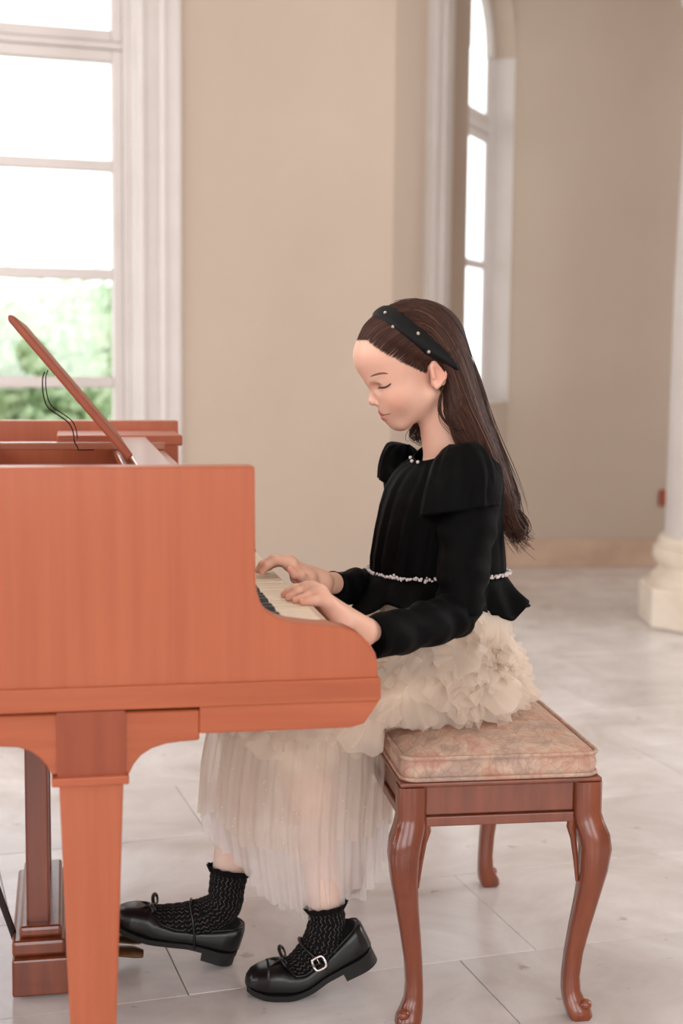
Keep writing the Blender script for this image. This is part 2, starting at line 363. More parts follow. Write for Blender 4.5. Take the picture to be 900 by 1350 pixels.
# unseen remainder of the room with its other windows
fL = wall_frame(np.array([-4.0, 4.9, 0]), np.array([0, -1., 0])); fL = wall_frame(np.array([-4.0, -3.2, 0]), np.array([0, 1., 0]))
make_wall('wall_left', fL, 0, 8.2, [(3.4, 4.8, .75, 3.15, 0), (5.5, 6.9, .75, 3.15, 0)], 'cream plaster wall with tall windows on the garden side')
fF = wall_frame(np.array([4.4, -3.0, 0]), np.array([-1., 0, 0]))
make_wall('wall_front', fF, 0, 8.4, [(1.05, 2.55, .75, 3.25, 0), (3.45, 4.95, .75, 3.25, 0), (6.05, 7.55, .75, 3.25, 0)], 'cream plaster wall with three tall windows')
fR = wall_frame(np.array([4.4, 8.4, 0]), np.array([0, -1., 0]))
make_wall('wall_right', fR, 0, 11.6, [(3.45, 4.95, .75, 3.15, 0)], 'cream plaster side wall with one tall window')
o = MB().box((-4.4, -3.4, CEIL), (4.6, 8.8, CEIL + .1)).build('ceiling', MT['ceiling']); tag(o, 'high off-white plaster ceiling', kind='structure')

# ---- windows
def make_window(name, frame, x0, x1, z0, zt0, zt1, zs, rise, bars, label, casing_left=None, casing_right=None, mid=True, casing_w=.145, depth=JD, fw=.045, st=.045, sd=.055):
    root = empty(name); root.matrix_world = frame; tag(root, label, kind='structure')
    def bx(nm, lo, hi, m='trim', bv=.004, par=root): return MB().box(lo, hi, bv).build(nm, MT[m], par)
    d0, dd = depth, depth + sd; gp = sd * .45
    # fixed frame
    bx('frame_jamb', (x0, d0 - .01, z0), (x0 + fw, dd + .01, zs)); bx('frame_jamb', (x1 - fw, d0 - .01, z0), (x1, dd + .01, zs))
    bx('frame_sill', (x0, d0 - .02, z0), (x1, dd + .02, z0 + .03)); bx('transom', (x0 + fw, d0 - .006, zt0 + .028), (x1 - fw, dd + .006, zt1 - .024))
    bx('window_sill', (x0 + .0005, -.008, z0), (x1 - .0005, d0 - .02, z0 + .014), bv=.004)
    n = 18; r = (x1 - x0) / 2; cx = (x0 + x1) / 2
    b = MB()
    def arc(rr, hh): return [(cx - rr * math.cos(math.pi * k / n), zs + hh * math.sin(math.pi * k / n)) for k in range(n + 1)]
    oa, ia = arc(r, rise), arc(r - fw - st * .6, rise - fw - st * .6)
    for k in range(n):
        q = [oa[k], oa[k + 1], ia[k + 1], ia[k]]
        b.add([(x, d0 - .008, z) for x, z in q] + [(x, dd + .008, z) for x, z in q], [(3, 2, 1, 0), (4, 5, 6, 7), (0, 1, 5, 4), (2, 3, 7, 6)])
    b.build('arch_frame', MT['trim'], root)
    leaves = [(x0 + fw, (x0 + x1) / 2), ((x0 + x1) / 2, x1 - fw)] if mid else [(x0 + fw, x1 - fw)]
    for a, c in leaves:
        s = empty('sash'); s.parent = root
        bx('stile', (a + .001, d0, z0 + .03), (a + st, dd, zt0 + .026), par=s); bx('stile', (c - st, d0, z0 + .03), (c - .001, dd, zt0 + .026), par=s)
        zz = [z0 + .03] + list(bars) + [zt0 + .026]
        bx('rail', (a + st, d0, z0 + .03), (c - st, dd, z0 + .075), par=s); bx('rail', (a + st, d0, zt0 - .018), (c - st, dd, zt0 + .026), par=s)
        for zb in bars: bx('glazing_bar', (a + st, d0 + sd * .1, zb - .021), (c - st, dd - sd * .1, zb + .021), par=s)
        ed = [z0 + .075] + list(bars) + [zt0 - .018]
        for k in range(len(ed) - 1):
            bx('pane', (a + st, d0 + gp, ed[k] + (.013 if k else 0)), (c - st, d0 + gp + .003, ed[k + 1] - (.013 if k < len(bars) else 0)), 'glass', 0, par=s)
        # upper light above the transom
        u = empty('upper_light'); u.parent = root
        bx('stile', (a + .001, d0, zt1 - .022), (a + st, dd, zs), par=u); bx('stile', (c - st, d0, zt1 - .022), (c - .001, dd, zs), par=u)
        bx('rail', (a + st, d0, zt1 - .022), (c - st, dd, zt1 + .02), par=u)
        bx('pane', (a + st, d0 + gp, zt1 + .02), (c - st, d0 + gp + .003, zs), 'glass', 0, par=u)
    # glass of the arch
    g = MB(); pts = arc(r - fw, rise - fw); g.add([(x, d0 + gp + .001, z) for x, z in pts], [tuple(range(n + 1))]); g.build('arch_pane', MT['glass'], root)
    bx('glazing_bar', (cx - .02, d0, zs - .01), (cx + .02, dd, zs + rise - fw))
    # moulded casing on the room side
    def casing(xa, xb):
        w = xb - xa; prof = [(0, 0), (0, -.03), (.10, -.036), (.16, -.028), (.2, -.016), (.48, -.014), (.52, -.026), (.6, -.03), (.66, -.018), (.92, -.018), (1, -.01), (1, 0)]
        poly = [(xa + w * p, q) for p, q in prof]
        b = MB().prism(poly, .0, zs + .4, 2); b.build('casing', MT['trim'], root)
    for xa in ((x0, x0 + .004), (x1 - .004, x1)): bx('jamb_lining', (xa[0], .0, z0 + .014), (xa[1], d0 - .01, zs), bv=0)
    if casing_right: casing(*casing_right)
    if casing_left: 
        casing(*casing_left)
    return root
make_window('window_1', fA, WA0, WA1, SILLA, 2.227, 2.306, 2.72, .66, (.99, 1.407, 1.82), 'tall white casement window with a view of green trees', casing_left=(WA0 - .15, WA0), casing_right=(WA1, WA1 + .168), fw=.032, st=.04)
make_window('window_2', fB, WB0, WB1, SILL + .01, 2.21, 2.313, 2.62, .393, (1.573,), 'slender arched white window beside the long plain wall', casing_left=(.398, .735), mid=False, depth=.12, fw=.03, st=.03, sd=.018)
# ---- column
cb = P(905, 835, 5.85); cx, cy = P(952, 700, 5.9)[:2]
col = empty('stone_column', (cx, cy, 0)); tag(col, 'white round stone column with moulded base near the far wall', 'column')
k = MB()
prism = [(.315 / math.cos(math.pi / 8) * math.cos(a + math.pi / 8), .315 / math.cos(math.pi / 8) * math.sin(a + math.pi / 8)) for a in np.linspace(0, 2 * math.pi, 8, endpoint=False)]
bevel(k.prism(prism, 0, .17, 2).build('plinth', MT['stone_col'], col), .012, 2)
autosmooth(MB().lathe([(.295, .17), (.29, .20), (.265, .225), (.26, .245), (.272, .262), (.284, .285), (.282, .305), (.28, .322), (.262, .33), (.262, .35), (.255, .368), (.245, .372)], n=48).build('base_moulding', MT['stone_col'], col))
autosmooth(MB().lathe([(.24, .372), (.236, .4), (.232, 1.4), (.208, 2.52)], n=48).build('shaft', MT['trim'], col))
autosmooth(MB().lathe([(.21, 2.50), (.235, 2.515), (.245, 2.54), (.235, 2.565), (.215, 2.575), (.215, 2.66), (.26, 2.70), (.30, 2.74), (.30, 2.80)], n=48).build('capital', MT['trim'], col))
pr = [(-.32, -.32), (.32, -.32), (.32, .32), (-.32, .32)]
MB().prism(pr, 2.80, CEIL, 2).build('pier', MT['trim'], col)
# ---- small plate on far wall
pp = PL(873, 656, KB, np.array([-dC[1], dC[0], 0]))
pl = MB().box((-.02, -.02, -.042), (.06, 0, .042), .004).build('wall_plate', MT['plate']); m = wall_frame(pp, dC); pl.matrix_world = m
tag(pl, 'small reddish brown box fixed low on the far wall beside the column', 'wall box')

# ================================================================== OUTDOORS
lw = MB().box((-30, 5.2, -.62), (30, 45, -.6)).build('garden_ground', MT['lawn']); tag(lw, 'green garden lawn outside the windows', kind='structure')
def tree(p, h, rx, rz, m, label, nleaf, seed):
    rg = np.random.default_rng(seed)
    t = empty('tree', (p[0], p[1], -.6)); tag(t, label, 'tree', 'garden trees outside the tall window')
    MB().tube([(0, 0, 0), (.05, 0, h * .35), (-.05, .05, h * .75)], [.16, .12, .05], 8).build('trunk', MT['bark'], t)
    v = []; f = []
    cl = [(rg.normal(size=3) * np.array([rx * .45, rx * .45, rz * .42])) for _ in range(26)]
    for k in range(nleaf):
        c = cl[rg.integers(len(cl))] + rg.normal(size=3) * np.array([rx, rx, rz]) * .2 + np.array([0, 0, h - rz])
        a = rg.normal(size=3); a /= np.linalg.norm(a); b = np.cross(a, rg.normal(size=3)); b /= np.linalg.norm(b); s = rg.uniform(.05, .11)
        n = len(v); v += [c - a * s, c + b * s * .5, c + a * s, c - b * s * .5]; f.append((n, n + 1, n + 2, n + 3))
    o = link('foliage', mesh('foliage', v, f, MT[m]), t)
for (px, Y, top, rx, rz, m, lb, s) in ((20, 12.0, 335, 1.1, 1.2, 'leaf', 'pale green tree with the higher rounded crown outside the tall window', 1), (150, 17.5, 378, 1.5, 1.3, 'leaf2', 'mid green bushy tree beside the window frame', 2),
                                     (40, 24, 368, 2.6, 1.7, 'leaf', 'pale green broad tree further back in the garden', 4)):
    q = P(px, top, Y); tree(q, q[2] + .6 - rz * .1, rx, rz, m, lb, 9000, s)

# ================================================================== GRAND PIANO
PY = math.radians(11); pu = np.array([math.cos(PY), math.sin(PY), 0]); pw = np.array([-math.sin(PY), math.cos(PY), 0])
PO = P(336, 615, 1.87)
def az(px, py, b=0.):
    p = PL(px, py, PO + pw * b, pw); q = p - PO; return (float(q @ pu), float(p[2]))
def pworld(a, b, z): return np.array([PO[0], PO[1], 0]) + pu * a + pw * b + np.array([0, 0, z])
piano = empty('grand_piano', (PO[0], PO[1], 0), PY)
tag(piano, 'orange-brown veneered grand piano with open top and raised music desk', 'piano')
TOP = float(PO[2]); PWID = 1.345
def cheek(b0, nm):
    c = [(-.62, TOP), (0, TOP), az(337, 765), az(339, 782), az(344, 796), az(352, 807), az(365, 815), az(382, 820), az(410, 823.5), az(440, 826), az(460, 830), az(475, 837), az(487, 848), az(495, 862), az(498, 876), (az(498, 893)[0], .664), (-.62, .664)]
    o = MB().prism(c, b0, b0 + .045, 1).build(nm, MT['case'], piano); bevel(autosmooth(o, 30), .0025, 2); return o
cheek(0, 'case_side'); cheek(PWID - .045, 'case_side')
# curved rim beyond the cheeks: straight bass side, round tail, waisted treble side
rim = [(-.615, .0), (-1.2, .0), (-1.55, .03), (-1.72, .16), (-1.77, .36), (-1.72, .56), (-1.6, .70), (-1.42, .84), (-1.2, 1.0), (-1.0, 1.16), (-.8, 1.29), (-.615, PWID)]
rim = crom([np.array([x, y, 0]) for x, y in rim], 5)
b = MB(); rings = []
for i, p in enumerate(rim):
    t = rim[min(i + 1, len(rim) - 1)] - rim[max(i - 1, 0)]; t /= np.linalg.norm(t); nn = np.array([t[1], -t[0], 0])
    if i == 0: nn = np.array([0, 1., 0])
    if i == len(rim) - 1: nn = np.array([0, -1., 0])
    if nn @ (np.array([-.9, .6, 0]) - p) < 0: nn = -nn
    q = p + nn * .045
    rings.append([(p[0], p[1], .635), (p[0], p[1], TOP), (q[0], q[1], TOP), (q[0], q[1], .635)])
b.loft(rings); autosmooth(b.build('rim', MT['case'], piano), 40)
# lower rail (slightly proud) and key bed
zr1, zr0 = .666, .634
def rail(b0, b1, nm, mm='caseh'):
    fr = az(501, 893)[0]
    poly = [(-.62, zr1), (fr, zr1), (fr + .001, .640), (fr, zr0), (-.62, zr0)]
    bevel(MB().prism(poly, b0, b1, 1).build(nm, MT[mm], piano), .002, 2)
rail(-.004, .05, 'case_rail'); rail(PWID - .05, PWID + .004, 'case_rail')
a0 = az(263, 960)[0]; a1 = az(462, 960)[0]; fr = az(501, 925)[0]
kb = [(a0, .634), (fr, .634), (az(490, 940)[0], .617), (az(480, 954)[0], .602), (a1, .597), (a0, .597)]
bevel(MB().prism(kb, 0, PWID, 1).build('key_bed', MT['caseh'], piano), .002, 2)
# apron board with curved brackets around the leg block
def bracket(b0, b1):
    pts = [az(263, 936), az(263, 976), az(238, 978), az(218, 981), az(200, 987), az(186, 996), az(176, 1008), az(170, 1021), az(68, 1022), az(62, 1010), az(52, 999), az(40, 991), az(24, 986), az(0, 985), (-.62, az(0, 985)[1]), (-.62, .634)]
    bevel(MB().prism(pts, b0, b1, 1).build('apron', MT['caseh'], piano), .002, 1)
bracket(.0, .10); bracket(PWID - .10, PWID)
def leg(b0, s=1):
    x0, x1 = az(75, 1000)[0], az(165, 1000)[0]; zt = .6335; zc = az(120, 1022)[1]; w = (x1 - x0) / 2; c = (x0 + x1) / 2; bc = b0
    MB().box((x0, bc - w - s * .0, zc), (x1, bc + w, zt)).build('leg_block', MT['block'], piano)
    bevel(MB().box((az(68, 1026)[0], bc - w - .006, zc - .012), (az(170, 1026)[0], bc + w + .006, zc)).build('leg_collar', MT['caseh'], piano), .002)
    w1 = (az(162, 1036)[0] - az(77, 1036)[0]) / 2; w2 = .027
    rg = []
    for z, h in ((zc - .012, w1), (.075, w2), (.07, w2 + .004), (.055, w2 + .004), (.05, w2 - .004)):
        rg.append([(c - h, bc - h, z), (c + h, bc - h, z), (c + h, bc + h, z), (c - h, bc + h, z)])
    lg = MB().loft(rg).build('leg', MT['case'], piano); bevel(lg, .003)
    cs = MB().lathe([(.012, 0), (.022, .004), (.022, .03), (.012, .035), (.01, .05)], (c, bc, 0), 16).build('caster', MT['brass'], lg); autosmooth(cs)
leg(.040); leg(PWID - .040)
# third leg under the tail
MB().box((-1.5, .36, .45), (-1.4, .46, .637)).build('leg_block', MT['block'], piano)
rg = [[(-1.45 - h, .41 - h, z), (-1.45 + h, .41 - h, z), (-1.45 + h, .41 + h, z), (-1.45 - h, .41 + h, z)] for z, h in ((.45, .04), (.06, .027), (.0, .025))]
MB().loft(rg).build('leg', MT['case'], piano)
# sound board floor, belly beams, key slip, fallboard
bp = [(-.60, .05), (-1.2, .05), (-1.5, .08), (-1.66, .2), (-1.70, .36), (-1.66, .53), (-1.38, .80), (-1.0, 1.1), (-.8, 1.24), (-.6, 1.29), (-.02, 1.29), (-.02, .05)]
MB().prism(bp, .80, .815, 2).build('sound_board', MT['gloss_wood'], piano)
MB().prism([(x * .99, y) for x, y in bp], .62, .64, 2).build('bottom_board', MT['dark_wood'], piano)
KW = .0235; KB0 = .052; KF = .102; KZ = .735; NW = 52
bevel(MB().box((KF + .006, .045, .664), (KF + .024, PWID - .045, .705)).build('key_slip', MT['caseh'], piano), .003)
bevel(MB().box((-.075, .045, .715), (-.052, PWID - .045, .90)).build('fallboard', MT['case'], piano), .003)
for s in (0, 1):
    b0 = KB0 + NW * KW + .001 if s else .0455
    b1 = PWID - .0455 if s else KB0 - .0008
    MB().box((-.05, b0, .664), (KF + .004, b1, .738)).build('key_block', MT['case'], piano)
wk = bevel(MB().box((-.05, .0005, KZ - .02), (KF, KW - .0005, KZ)).build('white_key', MT['ivory'], piano, (0, KB0, 0)), .0012, 2)
kme = None
for i in range(1, NW):
    o = wk.copy(); COL.objects.link(o); o.parent = piano; o.location = (0, KB0 + i * KW, random.uniform(-.0004, .0003))
bk0 = None
for i in range(NW - 1):
    if (i % 7) in (0, 2, 3, 5, 6):       # A# C# D# F# G#
        loc = (0, KB0 + (i + 1) * KW, 0)
        if bk0 is None:
            rg = [[(-.05, -.0055, KZ - .004), (.0495, -.0055, KZ - .004), (.0495, .0055, KZ - .004), (-.05, .0055, KZ - .004)], [(-.05, -.0045, KZ + .011), (.044, -.0045, KZ + .011), (.044, .0045, KZ + .011), (-.05, .0045, KZ + .011)]]
            bk0 = bevel(MB().loft(rg).build('black_key', MT['ebony'], piano, loc), .0015, 2)
        else:
            o = bk0.copy(); COL.objects.link(o); o.parent = piano; o.location = loc
# top: desk shelf, slides and cross rails
bevel(MB().box((-.15, .046, .895), (-.052, PWID - .046, .912)).build('name_board', MT['gloss_wood'], piano), .003)
bevel(MB().box((-.40, .25, .905), (-.385, 1.10, .925)).build('cross_rail', MT['dark_wood'], piano), .002)
bevel(MB().box((-.46, .046, .865), (-.40, PWID - .046, .905)).build('pin_block', MT['caseh'], piano), .002)
for bb, ww in ((.30, .05), (.98, .05)):
    bevel(MB().box((-.40, bb, .912), (-.05, bb + ww, .926)).build('desk_slide', MT['gloss_wood'], piano), .002)
bevel(MB().box((-.262, 1.06, .915), (-.01, 1.24, .936)).build('shelf_board', MT['caseh'], piano), .003)
bevel(MB().box((-.14, .28, .9265), (-.085, 1.05, .934)).build('desk_ledge', MT['gloss_wood'], piano), .002)
# music desk leaning back, seen end on
Db = .36
lo = np.array(az(168, 607, Db)); hi = np.array(az(8, 420, Db)); dv = hi - lo; L = np.linalg.norm(dv); dv /= L; nv = np.array([dv[1], -dv[0]]); th = .012
if nv[0] < 0: nv = -nv
lo[1] = max(lo[1], .93)
prof = [lo, lo + nv * th, hi + nv * th - dv * .004, hi + nv * th * .5 + dv * .003, hi - dv * .004]
desk = bevel(MB().prism([tuple(p) for p in prof], Db, Db + .66, 1).build('music_desk', MT['block'], piano), .003, 2)
# bent wire prop behind the desk
wp = [az(59, 490, .5), az(56, 500, .5), az(57, 520, .5), az(63, 537, .5), az(78, 548, .5), az(90, 557, .5), az(96, 568, .5), az(98, 582, .5), az(103, 591, .5), az(103, 593, .5), az(124, 593, .5)]
MB().tube([(p[0], .50, p[1]) for p in crom([np.array([q[0], q[1], 0]) for q in wp], 4)], .0012, 6).build('desk_prop_wire', MT['dark_metal'], desk)
MB().tube([(p[0] + .005, .515, p[1] + .003) for p in crom([np.array([q[0], q[1], 0]) for q in wp[:8]], 4)], .0010, 6).build('desk_prop_wire', MT['dark_metal'], desk)
# knob under the key bed
kq = az(402, 967, .12)
autosmooth(MB().sphere((kq[0], .12, .586), (.016, .02, .012), 14, 8).build('bed_knob', MT['dark_wood'], piano))
# pedal lyre
LB = .53
ly = empty('pedal_lyre'); ly.parent = piano
def lz(px, py): return az(px, py, LB)
x0, x1 = lz(32, 1100)[0], lz(64, 1100)[0]
for q in (0, .25):
    bevel(MB().box((x0, LB + .05 + q, .10), (x1, LB + .085 + q, .60)).build('lyre_post', MT['bench'], ly), .004)
bevel(MB().box((x0 - .02, LB + .02, .585), (x1 + .02, LB + .37, .622)).build('lyre_top', MT['caseh'], ly), .003)
bx0 = lz(16, 1300)[0]; bx1 = lz(98, 1300)[0]
bevel(MB().box((bx0, LB, .004), (bx1, LB + .38, .070)).build('lyre_box', MT['bench'], ly), .004)
bevel(MB().box((bx0 + .0, LB + .012, .070), (bx1 - .014, LB + .37, .098)).build('lyre_box_step', MT['bench'], ly), .006)
bevel(MB().box((bx0 + .012, LB + .025, .098), (bx1 - .02, LB + .36, .118)).build('lyre_box_cap', MT['bench'], ly), .006)
PEDA = bx1
for k in range(3):
    pb = LB + .06 + k * .06
    path = [(bx1 - .02, pb, .055), (bx1 + .03, pb, .056), (bx1 + .06, pb, .052), (bx1 + .105, pb, .046), (bx1 + .12, pb, .042)]
    autosmooth(MB().tube(path, [(.008, .005), (.010, .005), (.019, .006), (.022, .007), (.014, .006)], 12).build('pedal', MT['brass'], ly))
r0 = pworld(bx0 - .05, 0, 0)
MB().tube([(bx0 + .012, LB + .06, .06), (bx0 - .02, LB + .06, .16), (bx0 - .16, LB + .10, .63)], .006, 8).build('lyre_brace_rod', MT['dark_metal'], ly)

# ================================================================== BENCH
BY = math.radians(8.5); nm_ = np.array([.262, 2.268])
bn = empty('piano_bench', (nm_[0] - math.sin(BY) * .30, nm_[1] + math.cos(BY) * .30, 0), BY)
tag(bn, 'walnut piano bench with cabriole legs and floral damask cushion', 'bench')
BHX, BHY = .168, .325; BZ = .412
lx, ly_ = .147, .304
def cab(sx, sy):
    st = [(BZ, 0, .0225), (.36, 0, .0225), (.345, .003, .0235), (.325, .010, .0245), (.30, .014, .0235), (.26, .012, .0205), (.21, .005, .0175), (.16, -.003, .0155), (.11, -.010, .0138), (.07, -.013, .0135), (.045, -.012, .0145), (.03, -.008, .017), (.018, -.003, .0195), (.006, .0, .019), (0, 0, .016)]
    rings = []
    for z, o, h in st:
        c = np.array([sx * (lx + o), sy * (ly_ + o)]); r = h * .28
        pts = [(-h + r, -h), (h - r, -h), (h, -h + r), (h, h - r), (h - r, h), (-h + r, h), (-h, h - r), (-h, -h + r)]
        rings.append([(c[0] + x, c[1] + y, z) for x, y in pts])
    o = autosmooth(MB().loft(rings[::-1]).build('leg', MT['bench'], bn), 50)
    # carved ears under the rails and scroll toe
    for ax in (0, 1):
        e = MB(); c = np.array([sx * lx, sy * ly_]); dirv = np.array([-sx, 0]) if ax == 0 else np.array([0, -sy])
        q = []
        for z, off, h in ((.352, .030, .008), (.335, .031, .011), (.315, .027, .008), (.28, .022, .006), (.24, .018, .004)):
            p = c + dirv * off + np.array([sx, sy]) * .006; q.append((p[0], p[1], z))
        e.tube(q, [.007, .0085, .0055, .0045, .003], 8); autosmooth(e.build('ear', MT['bench'], o))
    p = np.array([sx * (lx + .008), sy * (ly_ + .008)])
    autosmooth(MB().sphere((p[0], p[1], .026), (.011, .011, .009), 10, 6).build('scroll_toe', MT['bench'], o))
for sx in (-1, 1):
    for sy in (-1, 1): cab(sx, sy)
def brail(lo, hi): return bevel(MB().box(lo, hi).build('rail', MT['bench'], bn), .002)
for s in (-1, 1):
    y0 = s * (ly_ + .008); brail((-lx + .0225, min(y0, y0 - s * .016), .362), (lx - .0225, max(y0, y0 - s * .016), BZ - .002))
    y1 = s * (ly_ + .013); brail((-lx + .0225, min(y1, y1 - s * .02), .344), (lx - .0225, max(y1, y1 - s * .02), .3605))
    x0 = s * (lx + .008); brail((min(x0, x0 - s * .016), -ly_ + .0225, .362), (max(x0, x0 - s * .016), ly_ - .0225, BZ - .002))
    x1 = s * (lx + .013); brail((min(x1, x1 - s * .02), -ly_ + .0225, .344), (max(x1, x1 - s * .02), ly_ - .0225, .3605))
bevel(MB().box((-BHX, -BHY, BZ), (BHX, BHY, BZ + .008)).build('seat_frame', MT['bench'], bn), .003)
# cushion: rounded rectangle sections with a crowned top
def rrect(hx, hy, r, n=6):
    out = []
    for cx_, cy_, a0 in ((hx - r, hy - r, 0), (-hx + r, hy - r, 90), (-hx + r, -hy + r, 180), (hx - r, -hy + r, 270)):
        for k in range(n + 1):
            a = math.radians(a0 + 90 * k / n); out.append((cx_ + r * math.cos(a), cy_ + r * math.sin(a)))
    return out
CZ = BZ + .008
rings = []
for z, i, r in ((CZ, .006, .02), (CZ + .004, .0, .022), (CZ + .02, -.003, .024), (CZ + .036, .0, .022), (CZ + .041, .006, .022), (CZ + .050, .025, .04), (CZ + .058, .06, .05), (CZ + .063, .10, .05)):
    rings.append([(x, y, z) for x, y in rrect(BHX - .006 - i, BHY - .006 - i, r)])
cu = autosmooth(MB().loft(rings).build('cushion', MT['damask'], bn), 60)
for z in (CZ + .004, CZ + .039):
    p = [np.array([x, y, z]) for x, y in rrect(BHX - .004, BHY - .004, .024)]; p.append(p[0])
    autosmooth(MB().tube(p, .0035, 6).build('piping', MT['damask'], cu))
SEAT = CZ + .055

# ================================================================== IMPLICIT SURFACES (organic forms)
class SDF:
    def __init__(s): s.p = []
    def add(s, fn, k=.0, op='u'): s.p.append((fn, k, op)); return s
    def eval(s, X):
        d = np.full(len(X), .5)
        for fn, k, op in s.p: d = comb(d, fn(X), k, op)
        return d
def comb(d, b, k, op):
    if op == 'u':
        if k <= 0: return np.minimum(d, b)
        h = np.maximum(k - np.abs(d - b), 0) / k; return np.minimum(d, b) - h * h * k * .25
    if op == 's': b = -b
    if k <= 0: return np.maximum(d, b)
    h = np.maximum(k - np.abs(d - b), 0) / k; return np.maximum(d, b) + h * h * k * .25
def cap(a, b, ra, rb):
    a = np.array(a, float); ab = np.array(b, float) - a; L2 = ab @ ab + 1e-12
    def f(X):
        q = X - a; t = np.clip(q @ ab / L2, 0, 1); return np.linalg.norm(q - t[:, None] * ab, axis=1) - (ra + t * (rb - ra))
    return f
def ell(c, r, R=None):
    c = np.array(c, float); r = np.array(r, float)
    def f(X):
        q = X - c
        if R is not None: q = q @ R.T
        k0 = np.linalg.norm(q / r, axis=1); k1 = np.linalg.norm(q / (r * r), axis=1) + 1e-9
        return np.where(k0 < 1e-3, -r.min(), k0 * (k0 - 1) / k1)
    return f
def polymesh(S, lo, hi, h, bs=16):
    """sparse surface nets"""
    lo = np.array(lo, float); hi = np.array(hi, float)
    nb = np.ceil((hi - lo) / (h * bs)).astype(int)
    I = np.stack(np.meshgrid(*[np.arange(n) for n in nb], indexing='ij'), -1).reshape(-1, 3)
    cen = lo + (I + .5) * h * bs; br = h * bs * .87
    D = S.eval(cen); act = np.abs(D) < br * 1.7 + .006
    I = I[act]; cen = cen[act]; n = len(I)
    g = np.arange(bs + 1); off = np.stack(np.meshgrid(g, g, g, indexing='ij'), -1).reshape(-1, 3)
    V = np.full((n, len(off)), .5, np.float64)
    base = lo + I * h * bs
    for fn, k, op in S.p:
        dc = fn(cen); sel = np.where(dc < br * 1.8 + k + .015)[0]
        if op != 'u': sel = np.where(dc < br * 1.8 + k + .015)[0] if op == 's' else np.arange(n)
        for c0 in range(0, len(sel), 400):
            ss = sel[c0:c0 + 400]
            X = (base[ss][:, None, :] + off[None] * h).reshape(-1, 3)
            V[ss] = comb(V[ss].reshape(-1), fn(X), k, op).reshape(len(ss), -1)
    V = V.reshape(n, bs + 1, bs + 1, bs + 1)
    NG = nb * bs + 2
    key = lambda ijk: (ijk[:, 0] * NG[1] + ijk[:, 1]) * NG[2] + ijk[:, 2]
    neg = V < 0
    cnt = sum(neg[:, a:a + bs, b:b + bs, c:c + bs].astype(np.int8) for a in (0, 1) for b in (0, 1) for c in (0, 1))
    ci = np.argwhere((cnt > 0) & (cnt < 8))
    bi = ci[:, 0]; cc = ci[:, 1:]
    corner = np.array([(a, b, c) for a in (0, 1) for b in (0, 1) for c in (0, 1)])
    cv = np.stack([V[bi, cc[:, 0] + a, cc[:, 1] + b, cc[:, 2] + c] for a, b, c in corner], 1)
    acc = np.zeros((len(ci), 3)); w = np.zeros(len(ci))
    for i in range(8):
        for j in range(i + 1, 8):
            if np.abs(corner[i] - corner[j]).sum() == 1:
                m = (cv[:, i] < 0) != (cv[:, j] < 0)
                t = cv[m, i] / (cv[m, i] - cv[m, j])
                acc[m] += corner[i] + t[:, None] * (corner[j] - corner[i]); w[m] += 1
    gi = I[bi] * bs + cc
    pos = lo + (gi + acc / w[:, None]) * h
    ks = key(gi); order = np.argsort(ks); kso = ks[order]
    faces = []
    for ax in range(3):
        sl0 = [slice(None)] + [slice(0, bs)] * 3; sl1 = list(sl0); sl1[ax + 1] = slice(1, bs + 1)
        a, b = neg[tuple(sl0)], neg[tuple(sl1)]
        e = np.argwhere(a != b)
        if not len(e): continue
        flip = a[e[:, 0], e[:, 1], e[:, 2], e[:, 3]]
        gp = I[e[:, 0]] * bs + e[:, 1:]
        u_, v_ = (ax + 1) % 3, (ax + 2) % 3
        q = []
        for du, dv_ in ((-1, -1), (0, -1), (0, 0), (-1, 0)):
            c = gp.copy(); c[:, u_] += du; c[:, v_] += dv_
            kk = key(c); ix = np.searchsorted(kso, kk); ix[ix >= len(kso)] = 0
            ok = kso[ix] == kk; q.append(np.where(ok, order[ix], -1))
        q = np.stack(q, 1); good = (q >= 0).all(1); q = q[good]; fl_ = flip[good]
        q[~fl_] = q[~fl_][:, ::-1]; faces.append(q)
    return pos, np.concatenate(faces)
def vcol(me, cols, name='tint'):
    at = me.color_attributes.new(name, 'FLOAT_COLOR', 'POINT'); at.data.foreach_set('color', np.concatenate([cols, np.ones((len(cols), 1))], 1).astype(np.float32).ravel())
def lin(*c): return np.array(srgb(*c)[:3])
def bvh(v, f): return BVHTree.FromPolygons([tuple(p) for p in np.asarray(v).tolist()], [tuple(int(i) for i in q) for q in f])
def shoot(tr, px, py):
    d = ray(px, py); d = d / np.linalg.norm(d); h = tr.ray_cast(Vector(CC), Vector(d))
    return (np.array(h[0]), np.array(h[1])) if h[0] is not None else (None, None)

